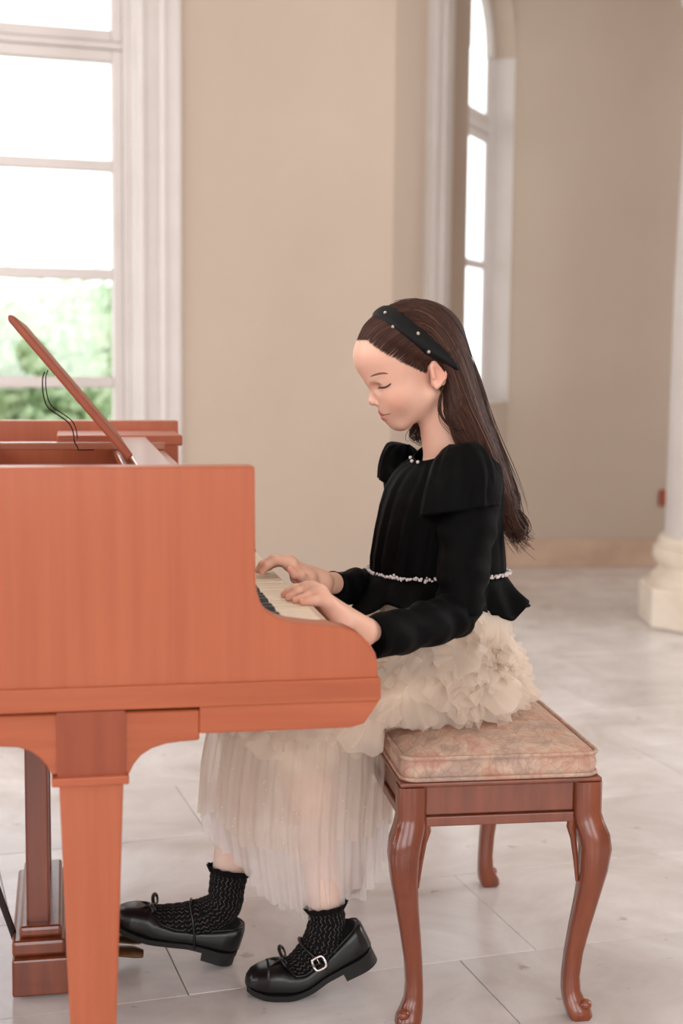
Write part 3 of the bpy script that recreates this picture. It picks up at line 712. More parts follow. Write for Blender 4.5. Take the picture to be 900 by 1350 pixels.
# ================================================================== THE GIRL
BX = P(600, 900, 2.5)
girl = empty('person', (BX[0], 2.5, 0)); GL = Vector((-BX[0], -2.5, 0))
tag(girl, 'girl in black velvet jacket and cream tulle skirt playing the piano', 'person')
SL = .222
def shoe_local():
    """stations along x from heel (0) to toe; closed sections whose upper limit is the top line"""
    xs = [0.000, .004, .012, .03, .055, .085, .115, .140, .152, .162, .175, .190, .205, .215, .221, .2225]
    hw = [.012, .020, .026, .030, .030, .030, .034, .037, .038, .038, .037, .035, .029, .022, .013, .004]
    tp = [.060, .066, .066, .060, .050, .041, .037, .040, .046, .050, .050, .047, .041, .035, .026, .020]
    bo = [.022, .017, .014, .013, .013, .012, .008, .005, .004, .004, .004, .005, .007, .009, .012, .015]
    return xs, hw, tp, bo
def place_shoe(heel, ang_fn, yaw, name, scl=1.06):
    """bend the shoe so that its sole follows ang_fn(x) (slope angle along its length)"""
    xs_f = np.linspace(0, .235, 48); cx_ = [0.]; cz_ = [0.]
    for i in range(1, len(xs_f)):
        a = ang_fn((xs_f[i] + xs_f[i - 1]) / 2); d = xs_f[i] - xs_f[i - 1]; cx_.append(cx_[-1] + scl * d * math.cos(a)); cz_.append(cz_[-1] + scl * d * math.sin(a))
    f_ = np.array([-math.cos(yaw), -math.sin(yaw), 0]); l_ = np.array([math.sin(yaw), -math.cos(yaw), 0])     # toe direction, her left
    def W(p):
        x, y, z = p[0], p[1] * scl, p[2] * scl; bx_ = np.interp(x, xs_f, cx_); bz_ = np.interp(x, xs_f, cz_); a = ang_fn(x)
        return np.array(heel) + f_ * (bx_ - z * math.sin(a)) + l_ * y + np.array([0, 0, bz_ + z * math.cos(a)])
    return W
# near (left) foot: toes flat on the floor, heel raised
A1 = math.radians(-26)
def angL(x): return A1 * float(np.clip((.150 - x) / .05, 0, 1)) if x < .150 else (0.0 if x < .19 else math.radians(6))
hz = -sum(math.sin(angL(x)) for x in np.linspace(0, .15, 60)) * .15 / 60 * 1.10
toe = G(338, 1312)
fx = sum(math.cos(angL(x)) for x in np.linspace(0, .222, 90)) * .222 / 90 * 1.10
yawL = math.radians(6)
heelL = np.array([toe[0] + (fx - .022) * math.cos(yawL), 2.385 + .0, hz + .002])
WL = place_shoe(heelL, angL, yawL, 'shoe', 1.10)
# far (right) foot: heel on the floor, toes up on the pedal
def angR(x): return math.radians(17)
heelR = np.array([P(309, 1262, 2.475)[0], 2.480, .0075])
yawR = math.radians(2)
WR = place_shoe(heelR, angR, yawR, 'shoe')
YH = 2.50                                    # sagittal plane of the head
HT = math.radians(22); HY = math.radians(7)  # head bowed, turned slightly to the camera
HC = P(545, 500, YH)
cy_, sy_ = math.cos(HY), math.sin(HY)
RZ = np.array([[cy_, -sy_, 0], [sy_, cy_, 0], [0, 0, 1]])      # world = RZ @ local
def toloc(X): return (X - HC) @ RZ + HC
def towld(X): return (np.asarray(X) - HC) @ RZ.T + HC
def hp(px, py, lat=0.):
    p = P(px, py, YH).copy(); p[1] += lat / 1000.; return p
RT = np.array([[-math.cos(HT), 0, -math.sin(HT)], [0, 1, 0], [-math.sin(HT), 0, math.cos(HT)]])   # rows: forward, lateral, up
def H(fn): return lambda X: fn(toloc(X))
def he(px, py, r, lat=0., R=RT): return H(ell(hp(px, py, lat), np.array(r) / 1000., R))
def hc(a, b, ra, rb): return H(cap(hp(*a), hp(*b), ra / 1000., rb / 1000.))
B = SDF()
B.add(he(536, 462, (88, 69, 73)))
B.add(he(497, 468, (38, 50, 37)), .026)
B.add(he(523, 512, (41, 51, 54)), .028)
B.add(he(540, 520, (38, 53, 40)), .02)
for s in (-1, 1):
    B.add(hc((566, 520, s * 43), (530, 556, s * 13), 13, 11), .022)
    B.add(he(517, 525, (15, 15, 16), s * 31), .022)
B.add(he(526, 556, (16, 19, 13)), .014)
B.add(he(514.5, 541.5, (17, 26, 18)), .022)
B.add(he(494, 500, (11, 30, 7)), .014)
for s in (-1, 1): B.add(he(494, 511, (9, 10, 8), s * 27), .012, 's')
for s in (-1, 1): B.add(he(509, 509, (15, 15, 12), s * 27), .004)
# nose
B.add(hc((493, 509, 0), (490.5, 526, 0), 5, 6.2), .008)
B.add(H(ell(hp(491, 529.5), np.array((8.2, 8, 6.6)) / 1000)), .005)
for s in (-1, 1): B.add(H(ell(hp(498.5, 531.5, s * 9), np.array((6.8, 5.4, 5.6)) / 1000)), .003)
for s in (-1, 1): B.add(he(495.5, 536.5, (3.6, 2.6, 2.6), s * 5.5), .002, 's')
# lips
UL = lambda s: [(502, 543.4, s * 1.5), (505.5, 544.2, s * 13), (514.5, 545, s * 24)]
LL = lambda s: [(506, 550.2, 0), (508.5, 550, s * 12), (514, 546.5, s * 22.5)]
for s in (-1, 1):
    u_, l_ = UL(s), LL(s)
    B.add(hc(u_[0], u_[1], 3.9, 3.5), .004); B.add(hc(u_[1], u_[2], 3.5, 2.2), .004)
    B.add(hc(l_[0], l_[1], 4.3, 3.7), .004); B.add(hc(l_[1], l_[2], 3.7, 2.0), .004)
for s in (-1, 1):
    B.add(hc((498.5, 546.8, 0), (502.5, 546.9, s * 13), 1.0, 1.0), .002, 's'); B.add(hc((502.5, 546.9, s * 13), (514, 545.6, s * 26), 1.0, .9), .002, 's')
# ears
for s in (-1, 1):
    L0 = s * 68
    B.add(hc((565, 484, L0 - s * 3), (565, 505, L0 - s * 6), 10, 7), .008)
    B.add(he(568, 490, (12, 5, 25), L0), .004, 'u')
    B.add(he(567, 491, (6.5, 5, 12), L0 + s * 6), .004, 's')
    rim_ = [(559, 484, L0 + s * 2), (561, 476, L0 + s * 4), (568, 472.5, L0 + s * 6), (576, 476, L0 + s * 7), (579, 486, L0 + s * 7), (576, 497, L0 + s * 6), (570, 506, L0 + s * 4), (566, 510, L0 + s * 3)]
    for a, b_ in zip(rim_[:-1], rim_[1:]): B.add(hc(a, b_, 3.0, 3.0), .0025)
    B.add(he(566, 507, (5, 4, 6), L0 + s * 2), .004)
    B.add(hc((561, 489, L0 + s * 3), (562, 497, L0 + s * 3), 2.6, 2.6), .003)
# neck, trunk
B.add(cap(P(592, 612, 2.505), P(578, 540, YH), .043, .037), .016)
TY = math.radians(27); tf = np.array([-math.cos(TY), -math.sin(TY), 0]); tl = np.array([math.sin(TY), -math.cos(TY), 0])
RTo = np.stack([tf, tl, [0, 0, 1.]])
CH = P(583, 660, 2.505)
B.add(ell(P(588, 668, 2.505), (.066, .10, .06), RTo), .03)
B.add(ell(P(580, 700, 2.505), (.075, .100, .12), RTo), .03)
B.add(ell(P(592, 800, 2.505), (.078, .098, .11), RTo), .03)
B.add(ell(P(615, 880, 2.5), (.10, .13, .085)), .03)
SHN, ELN, WRN = P(620, 628, 2.385), P(607, 806, 2.30), P(478, 833, 2.125)
SHF, ELF, WRF = P(528, 612, 2.625), P(540, 772, 2.68), P(421, 768, 2.372)
B.add(cap(CH + tl * .09 + np.array([0, 0, .03]), SHN, .028, .032), .03); B.add(cap(CH - tl * .09 + np.array([0, 0, .03]), SHF, .028, .032), .03)
for s, e, w in ((SHN, ELN, WRN), (SHF, ELF, WRF)):
    B.add(cap(s, e, .034, .026), .02); B.add(cap(e, w, .028, .0175), .015)
HPN, HPF = P(615, 893, 2.43), P(615, 893, 2.57)
KNN, KNF = P(385, 956, 2.41), P(322, 958, 2.54)
ANN, ANF = WL((.046, 0, .088)), WR((.047, 0, .090))
for h_, k_, a_ in ((HPN, KNN, ANN), (HPF, KNF, ANF)):
    B.add(cap(h_, k_, .066, .046), .03); m_ = k_ * .68 + a_ * .32 + np.array([.012, 0, 0])
    B.add(cap(k_, m_, .043, .043), .02); B.add(cap(m_, a_, .043, .027), .02)
B.add(cap(ANN, WL((.06, 0, .045)), .026, .024), .01); B.add(cap(WL((.06, 0, .045)), WL((.17, 0, .026)), .024, .012), .01); B.add(cap(ANF, WR((.06, 0, .045)), .026, .024), .01); B.add(cap(WR((.06, 0, .045)), WR((.17, 0, .026)), .024, .012), .01)
# ---- hands: palm from wrist to knuckles, fingers as jointed chains, thumb from the side of the palm
def finger(pts, r, k=.0035):
    for p, q in zip(pts[1:], r[1:]): p[2] = max(p[2], KZ + q - .0008)
    for i in range(len(pts) - 1): B.add(cap(pts[i], pts[i + 1], r[i], r[i + 1]), k if i else .007)
FING = []
def hand(wr, palm, fingers, thumb):
    for a, b_, ra, rb in palm: B.add(cap(a, b_, ra, rb), .012)
    for f_ in fingers: finger(f_, [.0075, .0070, .0064, .0054]); FING.append(f_)
    finger(thumb, [.010, .0085, .0075, .006]); FING.append(thumb)
# left hand (near), little finger towards the camera
yl = 2.075
nm = lambda px, py, dy: P(px, py, yl + dy)
mcp = [nm(429, 791, 0), nm(421, 781, .017), nm(411, 776.5, .034), nm(404, 775, .052)]
pip = [nm(414, 793.5, -.004), nm(405, 786.5, .013), nm(393, 780, .032), nm(389, 776, .056)]
dip = [nm(406, 795.5, -.005), nm(395, 791, .011), nm(384, 786.5, .031), nm(380, 781, .058)]
tip = [nm(399, 796.5, -.006), nm(389, 797, .010), nm(380, 795, .030), nm(374, 788, .060)]
palm = [(WRN, mcp[j] + np.array([.004, 0, -.004]), .0165, .0095) for j in range(4)]
palm += [(nm(452, 822, .012), nm(432, 800, .010), .014, .011), (nm(452, 820, .04), nm(420, 792, .045), .014, .010), (mcp[0], mcp[1], .0085, .0085), (mcp[1], mcp[2], .0085, .0085), (mcp[2], mcp[3], .0085, .0085)]
thumb = [nm(446, 820, .05), nm(425, 808, .068), nm(408, 797, .078), nm(395, 789, .082)]
hand(WRN, palm, [[mcp[j], pip[j], dip[j], tip[j]] for j in range(4)], thumb)
# right hand (far), thumb towards the camera
yr = 2.335
nm = lambda px, py, dy: P(px, py, yr + dy)
mcp = [nm(383, 743.5, -.014), nm(380, 741, .004), nm(381, 742, .021), nm(384, 745, .037)]
pip = [nm(364.5, 738, -.018), nm(360, 736.5, .003), nm(361, 738, .023), nm(366, 741, .044)]
dip = [nm(352, 745, -.019), nm(346, 744, .003), nm(347, 745, .025), nm(354, 747, .047)]
tip = [nm(345.5, 754, -.019), nm(339.5, 752, .003), nm(341, 751, .026), nm(348, 752, .049)]
palm = [(WRF, mcp[j] + np.array([.004, 0, -.004]), .0165, .0095) for j in range(4)]
palm += [(nm(408, 767, 0), nm(392, 757, .005), .014, .011), (nm(406, 768, -.012), nm(390, 762, -.015), .012, .010), (mcp[0], mcp[1], .0085, .0085), (mcp[1], mcp[2], .0085, .0085), (mcp[2], mcp[3], .0085, .0085)]
thumb = [nm(404, 770, -.016), nm(396, 764, -.032), nm(388, 757, -.040), nm(383, 751, -.044)]
hand(WRF, palm, [[mcp[j], pip[j], dip[j], tip[j]] for j in range(4)], thumb)
bv, bf = polymesh(B, (-.40, 1.95, -.02), (.40, 2.80, 1.27), .0018)
# tint: lips, cheeks, fingertips
loc = toloc(bv)
skin = lin(226, 178, 156); colr = np.tile(skin, (len(bv), 1))
def soft(d, r0, r1): return np.clip((r1 - d) / (r1 - r0), 0, 1)[:, None]
dl = np.minimum.reduce([cap(hp(*c_[q]), hp(*c_[q + 1]), .0045 - .0005 * q, .0038 - .0008 * q)(loc) for s in (-1, 1) for c_ in (UL(s), LL(s)) for q in (0, 1)])
ck = np.minimum.reduce([np.linalg.norm(loc - hp(517, 528, s * 45), axis=1) for s in (-1, 1)])
er = np.minimum.reduce([np.linalg.norm(loc - hp(575, 490, s * 70), axis=1) for s in (-1, 1)])
ld = np.minimum.reduce([np.linalg.norm(loc - hp(508, 505, s * 38), axis=1) for s in (-1, 1)])
colr = colr + (lin(222, 160, 138) - colr) * soft(ck, .004, .028) * .6
colr = colr + (lin(222, 150, 128) - colr) * soft(er, .010, .034) * .5
colr = colr + (lin(214, 148, 126) - colr) * soft(ld, .004, .016) * .55
colr = colr + (lin(196, 112, 100) - colr) * soft(dl, .0012, .0034)
gr0 = np.minimum.reduce([cap(hp(499, 546.9, 0), hp(503.2, 546.9, s * 13), 0, 0)(loc) for s in (-1, 1)] + [cap(hp(503.2, 546.9, s * 13), hp(515, 545.6, s * 25), 0, 0)(loc) for s in (-1, 1)])
for f_ in FING:
    dt = np.linalg.norm(bv - f_[-1], axis=1); dg = f_[-1] - f_[-2]; dg = dg / np.linalg.norm(dg); nc = f_[-1] + dg * .001 + np.array([-.002, 0, .0055]); colr = colr + (lin(222, 152, 132) - colr) * soft(dt, .006, .018) * .5
    colr = colr + (lin(242, 200, 186) - colr) * soft(np.linalg.norm(bv - nc, axis=1), .0032, .0045) * .7
# black undershirt and cream slip below the outer clothes
zc_, yc_ = bv[:, 2], bv[:, 1]
Sun = SDF(); Sun.add(ell(P(580, 722, 2.505), (.16, .18, .145))); Sun.add(cap(SHN, ELN, .06, .05)); Sun.add(cap(ELN, ELN * .25 + WRN * .75, .05, .04)); Sun.add(cap(SHF, ELF, .06, .05)); Sun.add(cap(ELF, ELF * .25 + WRF * .75, .05, .04))
du = Sun.eval(bv); colr[du < 0] = lin(14, 13, 14)
Ssl = SDF(); Ssl.add(ell(P(612, 860, 2.5), (.17, .2, .17))); Ssl.add(cap(HPN, KNN, .1, .085)); Ssl.add(cap(HPF, KNF, .1, .085))
ds = Ssl.eval(bv); colr[(ds < 0) & (du > 0)] = lin(236, 220, 204)
lg_ = (bv[:, 2] < .46) & (ds > 0); colr[lg_] = lin(226, 196, 181)
bme = mesh('body', bv, bf, MT['skin'], True); vcol(bme, colr); body = link('body', bme, girl, GL)
BT = bvh(bv, bf)
# brows and lashes laid on the face surface
def on_face(pts, r, nm_, mt, lift=.0006):
    pts = crom([np.array([x, y, 0]) for x, y in pts], 4); path = []
    for q in pts:
        h_, n_ = shoot(BT, q[0], q[1])
        if h_ is not None: path.append(h_ + n_ * lift)
    if len(path) > 2:
        m = len(path); rr = [r * (.35 + .65 * math.sin(math.pi * (.12 + .8 * i / (m - 1)))) for i in range(m)]
        return MB().tube(path, rr, 6).build(nm_, MT[mt], girl, GL, True)
on_face([(488, 496.5), (494, 494), (501, 492.3), (507, 492), (512, 493)], .0027, 'eyebrow', 'brow', -.0014)
on_face([(500, 510.5), (504, 511), (509, 510), (513, 507.5), (515, 505.5)], .0016, 'eyelash', 'lash')
on_face([(500.5, 546.8), (504, 547), (508, 546.7), (512, 546), (515, 545)], .0009, 'lip_line', 'lip', -.0002)
ls = MB()
for t in np.linspace(0, 1, 12):
    h_, n_ = shoot(BT, 500 + 14 * t, 510.5 + .8 * math.sin(t * 3) - 4.6 * t * t)
    if h_ is not None:
        d_ = n_ * .4 + np.array([-.6, -.2, -.55]); d_ /= np.linalg.norm(d_)
        ls.tube([h_, h_ + d_ * .0035, h_ + d_ * .006 + np.array([0, 0, .0006])], [.0004, .0003, .0001], 4)
ls.build('eyelash', MT['lash'], girl, GL)
# ---- hair: combed volume, then strands over it
HS = SDF()
HS.add(he(541, 461, (100, 79, 86)))
HS.add(he(575, 490, (50, 66, 75)), .03)
for yo, rs in ((-.052, 0), (0, .008), (.052, 0)):
    ch = [(588, 478, .034), (603, 530, .034), (622, 572, .029), (644, 618, .023), (664, 662, .018), (677, 698, .010)]
    pts = [P(x, y, 2.505 + yo * (1 - .10 * i)) for i, (x, y, r) in enumerate(ch)]
    for i in range(len(ch) - 1): HS.add(cap(pts[i], pts[i + 1], ch[i][2] + rs, ch[i + 1][2] + rs * .4), .02)
hl0, hl1 = hp(470, 446), hp(557, 486); dvh = (hl1 - hl0); dvh /= np.linalg.norm(dvh); nh = np.array([dvh[2], 0, -dvh[0]])
if nh[2] > 0: nh = -nh                       # pointing down towards the face
xb0 = hp(587, 480)[0]
def keep(X):
    q = toloc(X); h1 = (q - hl0) @ nh + .004 * np.sin(q[:, 1] * 60) ; b0 = hp(583, 510)
    h2 = (b0[0] - q[:, 0]) + .12 * (q[:, 2] - b0[2])
    return np.minimum(h1, h2)
HS.add(keep, .022, 'i')
for s in (-1, 1): HS.add(he(567, 494, (17, 22, 26), s * 82), .006, 's')
hv, hf = polymesh(HS, (-.05, 2.30, .75), (.40, 2.70, 1.27), .0032)
hme = mesh('hair', hv, hf, MT['hair'], True)
hb = lin(56, 35, 30); vcol(hme, np.tile(hb, (len(hv), 1))); hair = link('hair', hme, girl, GL); HTree = bvh(hv, hf)
guides = [
    [(512, 401), (535, 394.5), (560, 395.5), (585, 411), (606, 442), (622, 484), (638, 530), (652, 580), (668, 632), (681, 678), (684, 708)],
    [(520, 412), (550, 408), (580, 430), (600, 462), (614, 500), (630, 545), (648, 592), (664, 640), (676, 682), (672, 706)],
    [(535, 428), (560, 426), (583, 450), (598, 482), (610, 518), (626, 558), (644, 602), (661, 648), (673, 690), (688, 714)],
    [(552, 444), (572, 452), (588, 478), (598, 505), (608, 535), (622, 566), (640, 606), (658, 650), (670, 690), (680, 704)],
    [(572, 464), (584, 482), (590, 505), (594, 528), (602, 550), (615, 570), (634, 600), (654, 645), (666, 682), (676, 700)],
    [(584, 480), (588, 500), (586, 520), (585, 538), (592, 555), (606, 570), (628, 598), (650, 640), (664, 676), (670, 698)]]
guides = [[np.array([x, y, 0.]) for x, y in crom([np.array([x, y, 0.]) for x, y in g], 3) for x, y in [(x, y)]] if False else [p for p in crom([np.array([x, y, 0.]) for x, y in g], 3)] for g in guides]
front = [[(470, 447), (474, 436), (482, 424), (494, 414)], [(484, 447), (490, 438), (500, 430), (512, 424)], [(497, 457), (505, 447), (516, 438), (528, 433)], [(515, 468), (525, 459), (536, 450), (545, 446)], [(535, 478), (543, 469), (552, 461), (558, 457)], [(550, 485), (556, 477), (562, 470), (567, 464)], [(562, 490), (563, 480), (567, 472), (572, 467)]]
front = [crom([np.array([x, y, 0.]) for x, y in g], 4) for g in front]
sv = []; sf = []; sc = []
def strand(px, rad, jit, col_, scalp=False):
    path = []; lastY = None
    for i, q in enumerate(px):
        h_, n_ = shoot(HTree, q[0], q[1]); g_, m_ = shoot(BT, q[0], q[1])
        if h_ is None or (g_ is not None and g_[1] < h_[1]): h_, n_ = (g_, m_) if scalp else (h_, n_)
        if h_ is not None: p = h_ + n_ * jit; lastY = p[1]
        elif lastY is not None: p = P(q[0], q[1], lastY)
        else: continue
        path.append(p)
    if len(path) < 4: return
    path = np.array(path)
    for _ in range(2): path[1:-1] = (path[:-2] + 2 * path[1:-1] + path[2:]) / 4
    m = len(path); t = np.gradient(path, axis=0); t /= np.linalg.norm(t, axis=1)[:, None] + 1e-9
    a = np.cross(t, [0, 1., 0]); a /= np.linalg.norm(a, axis=1)[:, None] + 1e-9; b = np.cross(t, a)
    r = rad * np.clip(np.minimum(np.linspace(.25, 4, m), np.linspace(5, .3, m)), .2, 1)
    n0 = len(sv)
    for i in range(m):
        for k in range(3):
            an = 2 * math.pi * k / 3; sv.append(path[i] + (a[i] * math.cos(an) + b[i] * math.sin(an)) * r[i]); sc.append(col_)
    for i in range(m - 1):
        for k in range(3):
            k2 = (k + 1) % 3; sf.append((n0 + i * 3 + k, n0 + i * 3 + k2, n0 + i * 3 + 3 + k2, n0 + i * 3 + 3 + k))
def lerp_guides(gs, u):
    u *= len(gs) - 1; i = min(int(u), len(gs) - 2); f_ = u - i; n_ = min(len(gs[i]), len(gs[i + 1]))
    A = np.array([gs[i][int(round(j * (len(gs[i]) - 1) / (n_ - 1)))] for j in range(n_)]); Bq = np.array([gs[i + 1][int(round(j * (len(gs[i + 1]) - 1) / (n_ - 1)))] for j in range(n_)])
    return A * (1 - f_) + Bq * f_
c0, c1, c2_ = lin(54, 34, 28), lin(92, 59, 47), lin(120, 78, 60)
for k in range(1050):
    u = RNG.uniform(0, 1); g = lerp_guides(guides, u).copy(); m = len(g); tt = np.linspace(0, 1, m)
    ph = RNG.uniform(0, 6.28); clump = math.sin(u * 40) * 2
    g[:, 0] += RNG.normal() * (1 + 5 * tt) + np.sin(tt * 16 + u * 9 + ph * .25) * 5.5 * np.clip(tt - .38, 0, 1) * 2
    g[:, 1] += RNG.normal() * 1.2
    s0 = int(RNG.integers(0, 4)); e0 = m - int(RNG.integers(0, 7)); w = RNG.uniform() ** 2
    strand(g[s0:e0], RNG.uniform(.0005, .0010), RNG.uniform(.0, .003), c0 * (1 - w) + (c1 if RNG.uniform() < .85 else c2_) * w)
for k in range(900):
    g = lerp_guides(front, RNG.uniform(0, 1)).copy(); g[:, :2] += RNG.normal(size=2) * 1.0
    w = RNG.uniform() ** 1.6; ex_ = g[0] + (g[0] - g[1]) * RNG.uniform(.05, .8); g = np.concatenate([[ex_], g]); strand(g, RNG.uniform(.0003, .0006), RNG.uniform(0, .0012), c0 * (1 - w) + c1 * w, True)
# curled ends and the lock on the far side of the neck
def lock(pts, Y, n_, spread):
    for k in range(n_):
        o_ = RNG.normal(size=2) * spread; path = [P(x + o_[0] * (i / len(pts)), y + o_[1] * (i / len(pts)), Y + RNG.normal() * .004) for i, (x, y) in enumerate([(q[0], q[1]) for q in crom([np.array([x, y, 0]) for x, y in pts], 4)])]
        n0 = len(sv); m = len(path); w = RNG.uniform(); cl = c0 * (1 - w) + c1 * w
        for i, p in enumerate(path):
            for q in range(3):
                an = 2.1 * q; r = .0008 * (1 - .7 * i / m); sv.append(p + np.array([math.cos(an), .3, math.sin(an)]) * r); sc.append(cl)
        for i in range(m - 1):
            for q in range(3): q2 = (q + 1) % 3; sf.append((n0 + i * 3 + q, n0 + i * 3 + q2, n0 + i * 3 + 3 + q2, n0 + i * 3 + 3 + q))
lock([(660, 630), (673, 645), (682, 655), (679, 664), (671, 661)], 2.48, 22, 2)
lock([(662, 650), (675, 668), (688, 684), (691, 700), (682, 708), (674, 700)], 2.48, 34, 3)
lock([(655, 650), (664, 672), (668, 692), (678, 706), (689, 714)], 2.46, 46, 2.5)
lock([(660, 660), (672, 690), (682, 706), (687, 716)], 2.49, 40, 2.5)
lock([(664, 668), (680, 676), (688, 692), (684, 706), (676, 700)], 2.49, 26, 3)
lock([(656, 660), (668, 680), (672, 700), (683, 712)], 2.47, 40, 2.5)
lock([(562, 545), (554, 556), (550, 567), (553, 577), (560, 580)], 2.565, 60, 2.0)
lock([(558, 548), (547, 560), (542, 570), (546, 577), (554, 575)], 2.57, 26, 1.5)
lock([(584, 510), (580, 530), (582, 550), (600, 566), (612, 570)], 2.43, 18, 1.5)
sme = mesh('hair_strands', np.array(sv), sf, MT['hair'], True); vcol(sme, np.array(sc)); link('hair_strands', sme, hair); hair.children[0]['kind'] = 'stuff'
# ---- headband
cp_ = hp(570, 468); e_ = hp(494, 404) - cp_; e_ /= np.linalg.norm(e_); bw = np.array([-e_[2], 0, e_[0]])
rings = []; nphi = 44
for i in range(nphi + 1):
    ph = math.radians(-22 + 224 * i / nphi); dr = e_ * math.sin(ph) + np.array([0, -math.cos(ph), 0])
    wv = .0160 * min(1, (.3 + .7 * min(i, nphi - i) / 6)); edge = []
    for k in range(-3, 4):
        o_ = towld(cp_ + bw * wv * k / 3); dw = (RZ @ dr); h_ = HTree.ray_cast(Vector(o_ + dw * .045), Vector(dw))
        edge.append(np.array(h_[0]) if h_[0] is not None else o_ + dw * .08)
    for _ in range(1): edge[1:-1] = [(edge[q - 1] + 2 * edge[q] + edge[q + 1]) / 4 for q in range(1, 6)]
    up_ = [edge[k + 3] + dw * (.0012 + .0052 * (1 - (k / 3) ** 2) ** .5) for k in range(-3, 4)]; dn_ = [edge[k + 3] - dw * .003 for k in range(3, -4, -1)]
    rings.append(up_ + dn_)
rr_ = np.array(rings)
for _ in range(3): rr_[1:-1] = (rr_[:-2] + 2 * rr_[1:-1] + rr_[2:]) / 4
rings = [list(q) for q in rr_]
hbm = MB().loft(rings); hband = hbm.build('headband', MT['satin'], girl, GL, True)
HBT = bvh(hbm.v, hbm.f)
for (x, y) in ((507.5, 412), (517.5, 431), (551, 439.5), (565, 464), (486, 410), (484, 418.5)):
    h_, n_ = shoot(HBT, x, y)
    if h_ is not None: autosmooth(MB().sphere(h_ + n_ * .001, .0034, 8, 6).build('rhinestone', MT['crystal'], hband), 20)

# ---- velvet jacket
def tring(cx_, py_, fb, lat, tilt=0., n=120, fold=0., ph=0., Y=2.505, front_only=True):
    c = P(cx_, py_, Y); out = []
    for t in np.linspace(0, 2 * math.pi, n, endpoint=False):
        w_ = 1.
        if fold:
            fr_ = max(0, math.cos(t)) if front_only else 1
            w_ = 1 + fold * (.35 + .65 * fr_) * (math.sin(t * 23 + ph) * .6 + math.sin(t * 37 + 1.3 + ph) * .4) / max(fb, .05)
        a, b_ = math.cos(t), math.sin(t)
        ex = .88; ca = math.copysign(abs(a) ** ex, a); sb = math.copysign(abs(b_) ** ex, b_)
        q = c + tf * fb * ca * w_ + tl * lat * sb * w_; q[2] -= tilt * fb * ca; out.append(q)
    return out
JS = [(577, 756, .112, .122, 0, .004), (577, 748, .113, .122, 0, .004), (577, 735, .112, .122, 0, .004), (578, 700, .104, .122, 0, .0036), (581, 668, .097, .126, .03, .003), (585, 640, .090, .126, .08, .0025), (588, 620, .081, .118, .16, .002),
      (588, 606, .072, .102, .28, .0015), (586, 596, .060, .078, .42, .001), (584, 589, .0505, .056, .52, .0006), (583, 586.5, .0485, .052, .54, 0), (583, 587.5, .0465, .050, .54, 0)]
jm = MB().loft([tring(*q[:4], q[4], fold=q[5]) for q in JS], cap=False)
jacket = jm.build('velvet_jacket', MT['velvet'], girl, GL, True); JT = bvh(jm.v, jm.f)
def wrinkled_tube(path, rad, n=40, amp=.002, freq=9, seed=0, squash=1.0):
    path = [np.array(p, float) for p in path]; rings = []; up = np.array([0., -1, .2]); rg = np.random.default_rng(seed); phs = rg.uniform(0, 6, 5)
    for i, p in enumerate(path):
        t = path[min(i + 1, len(path) - 1)] - path[max(i - 1, 0)]; t /= np.linalg.norm(t); up = up - t * (up @ t); up /= np.linalg.norm(up); sd = np.cross(t, up)
        ring = []
        for a in np.linspace(0, 2 * math.pi, n, endpoint=False):
            s_ = i / len(path)
            w_ = amp * (math.sin(s_ * freq * 6.28 + 1.7 * math.sin(a + phs[0]) + phs[1]) + .6 * math.sin(s_ * freq * 11 + 2.2 * math.cos(a * 2 + phs[2]) + phs[3]))
            r = rad[i] + w_; ring.append(p + sd * r * math.cos(a) + up * r * squash * math.sin(a))
        rings.append(ring)
    return rings
def interp_path(pts, rads, n=10):
    pr = crom([np.array([*p, r]) for p, r in zip(pts, rads)], n); return [q[:3] for q in pr], [q[3] for q in pr]
# sleeves
CN = P(490, 841, 2.137)
pth, rd = interp_path([SHN + np.array([-.02, .04, .02]), SHN + np.array([0, 0, -.02]), SHN * .5 + ELN * .5, ELN + np.array([0, 0, .03]), ELN + np.array([-.012, -.008, -.002]), ELN * .55 + CN * .45 + np.array([0, 0, -.004]), CN], [.045, .052, .046, .040, .039, .036, .034], 12)
rg_ = wrinkled_tube(pth, rd, 40, .0022, 8, 1); c_ = pth[-1]
rg_ += [[c_ + (np.array(q) - c_) * s_ + (c_ - np.array(pth[-2])) * o_ for q in rg_[-1]] for s_, o_ in ((.93, .25), (.7, -.3))]
MB().loft(rg_).build('sleeve', MT['velvet'], jacket, None, True)
CF = P(440, 776, 2.415)
pth, rd = interp_path([SHF + np.array([.02, -.03, .0]), SHF * .5 + ELF * .5, ELF, ELF * .5 + CF * .5 + np.array([0, 0, .004]), CF], [.046, .044, .038, .033, .0275], 12)
rg_ = wrinkled_tube(pth, rd, 36, .0022, 8, 2); c_ = pth[-1]
rg_ += [[c_ + (np.array(q) - c_) * s_ for q in rg_[-1]] for s_ in (.9, .65)]
MB().loft(rg_).build('sleeve', MT['velvet'], jacket, None, True)
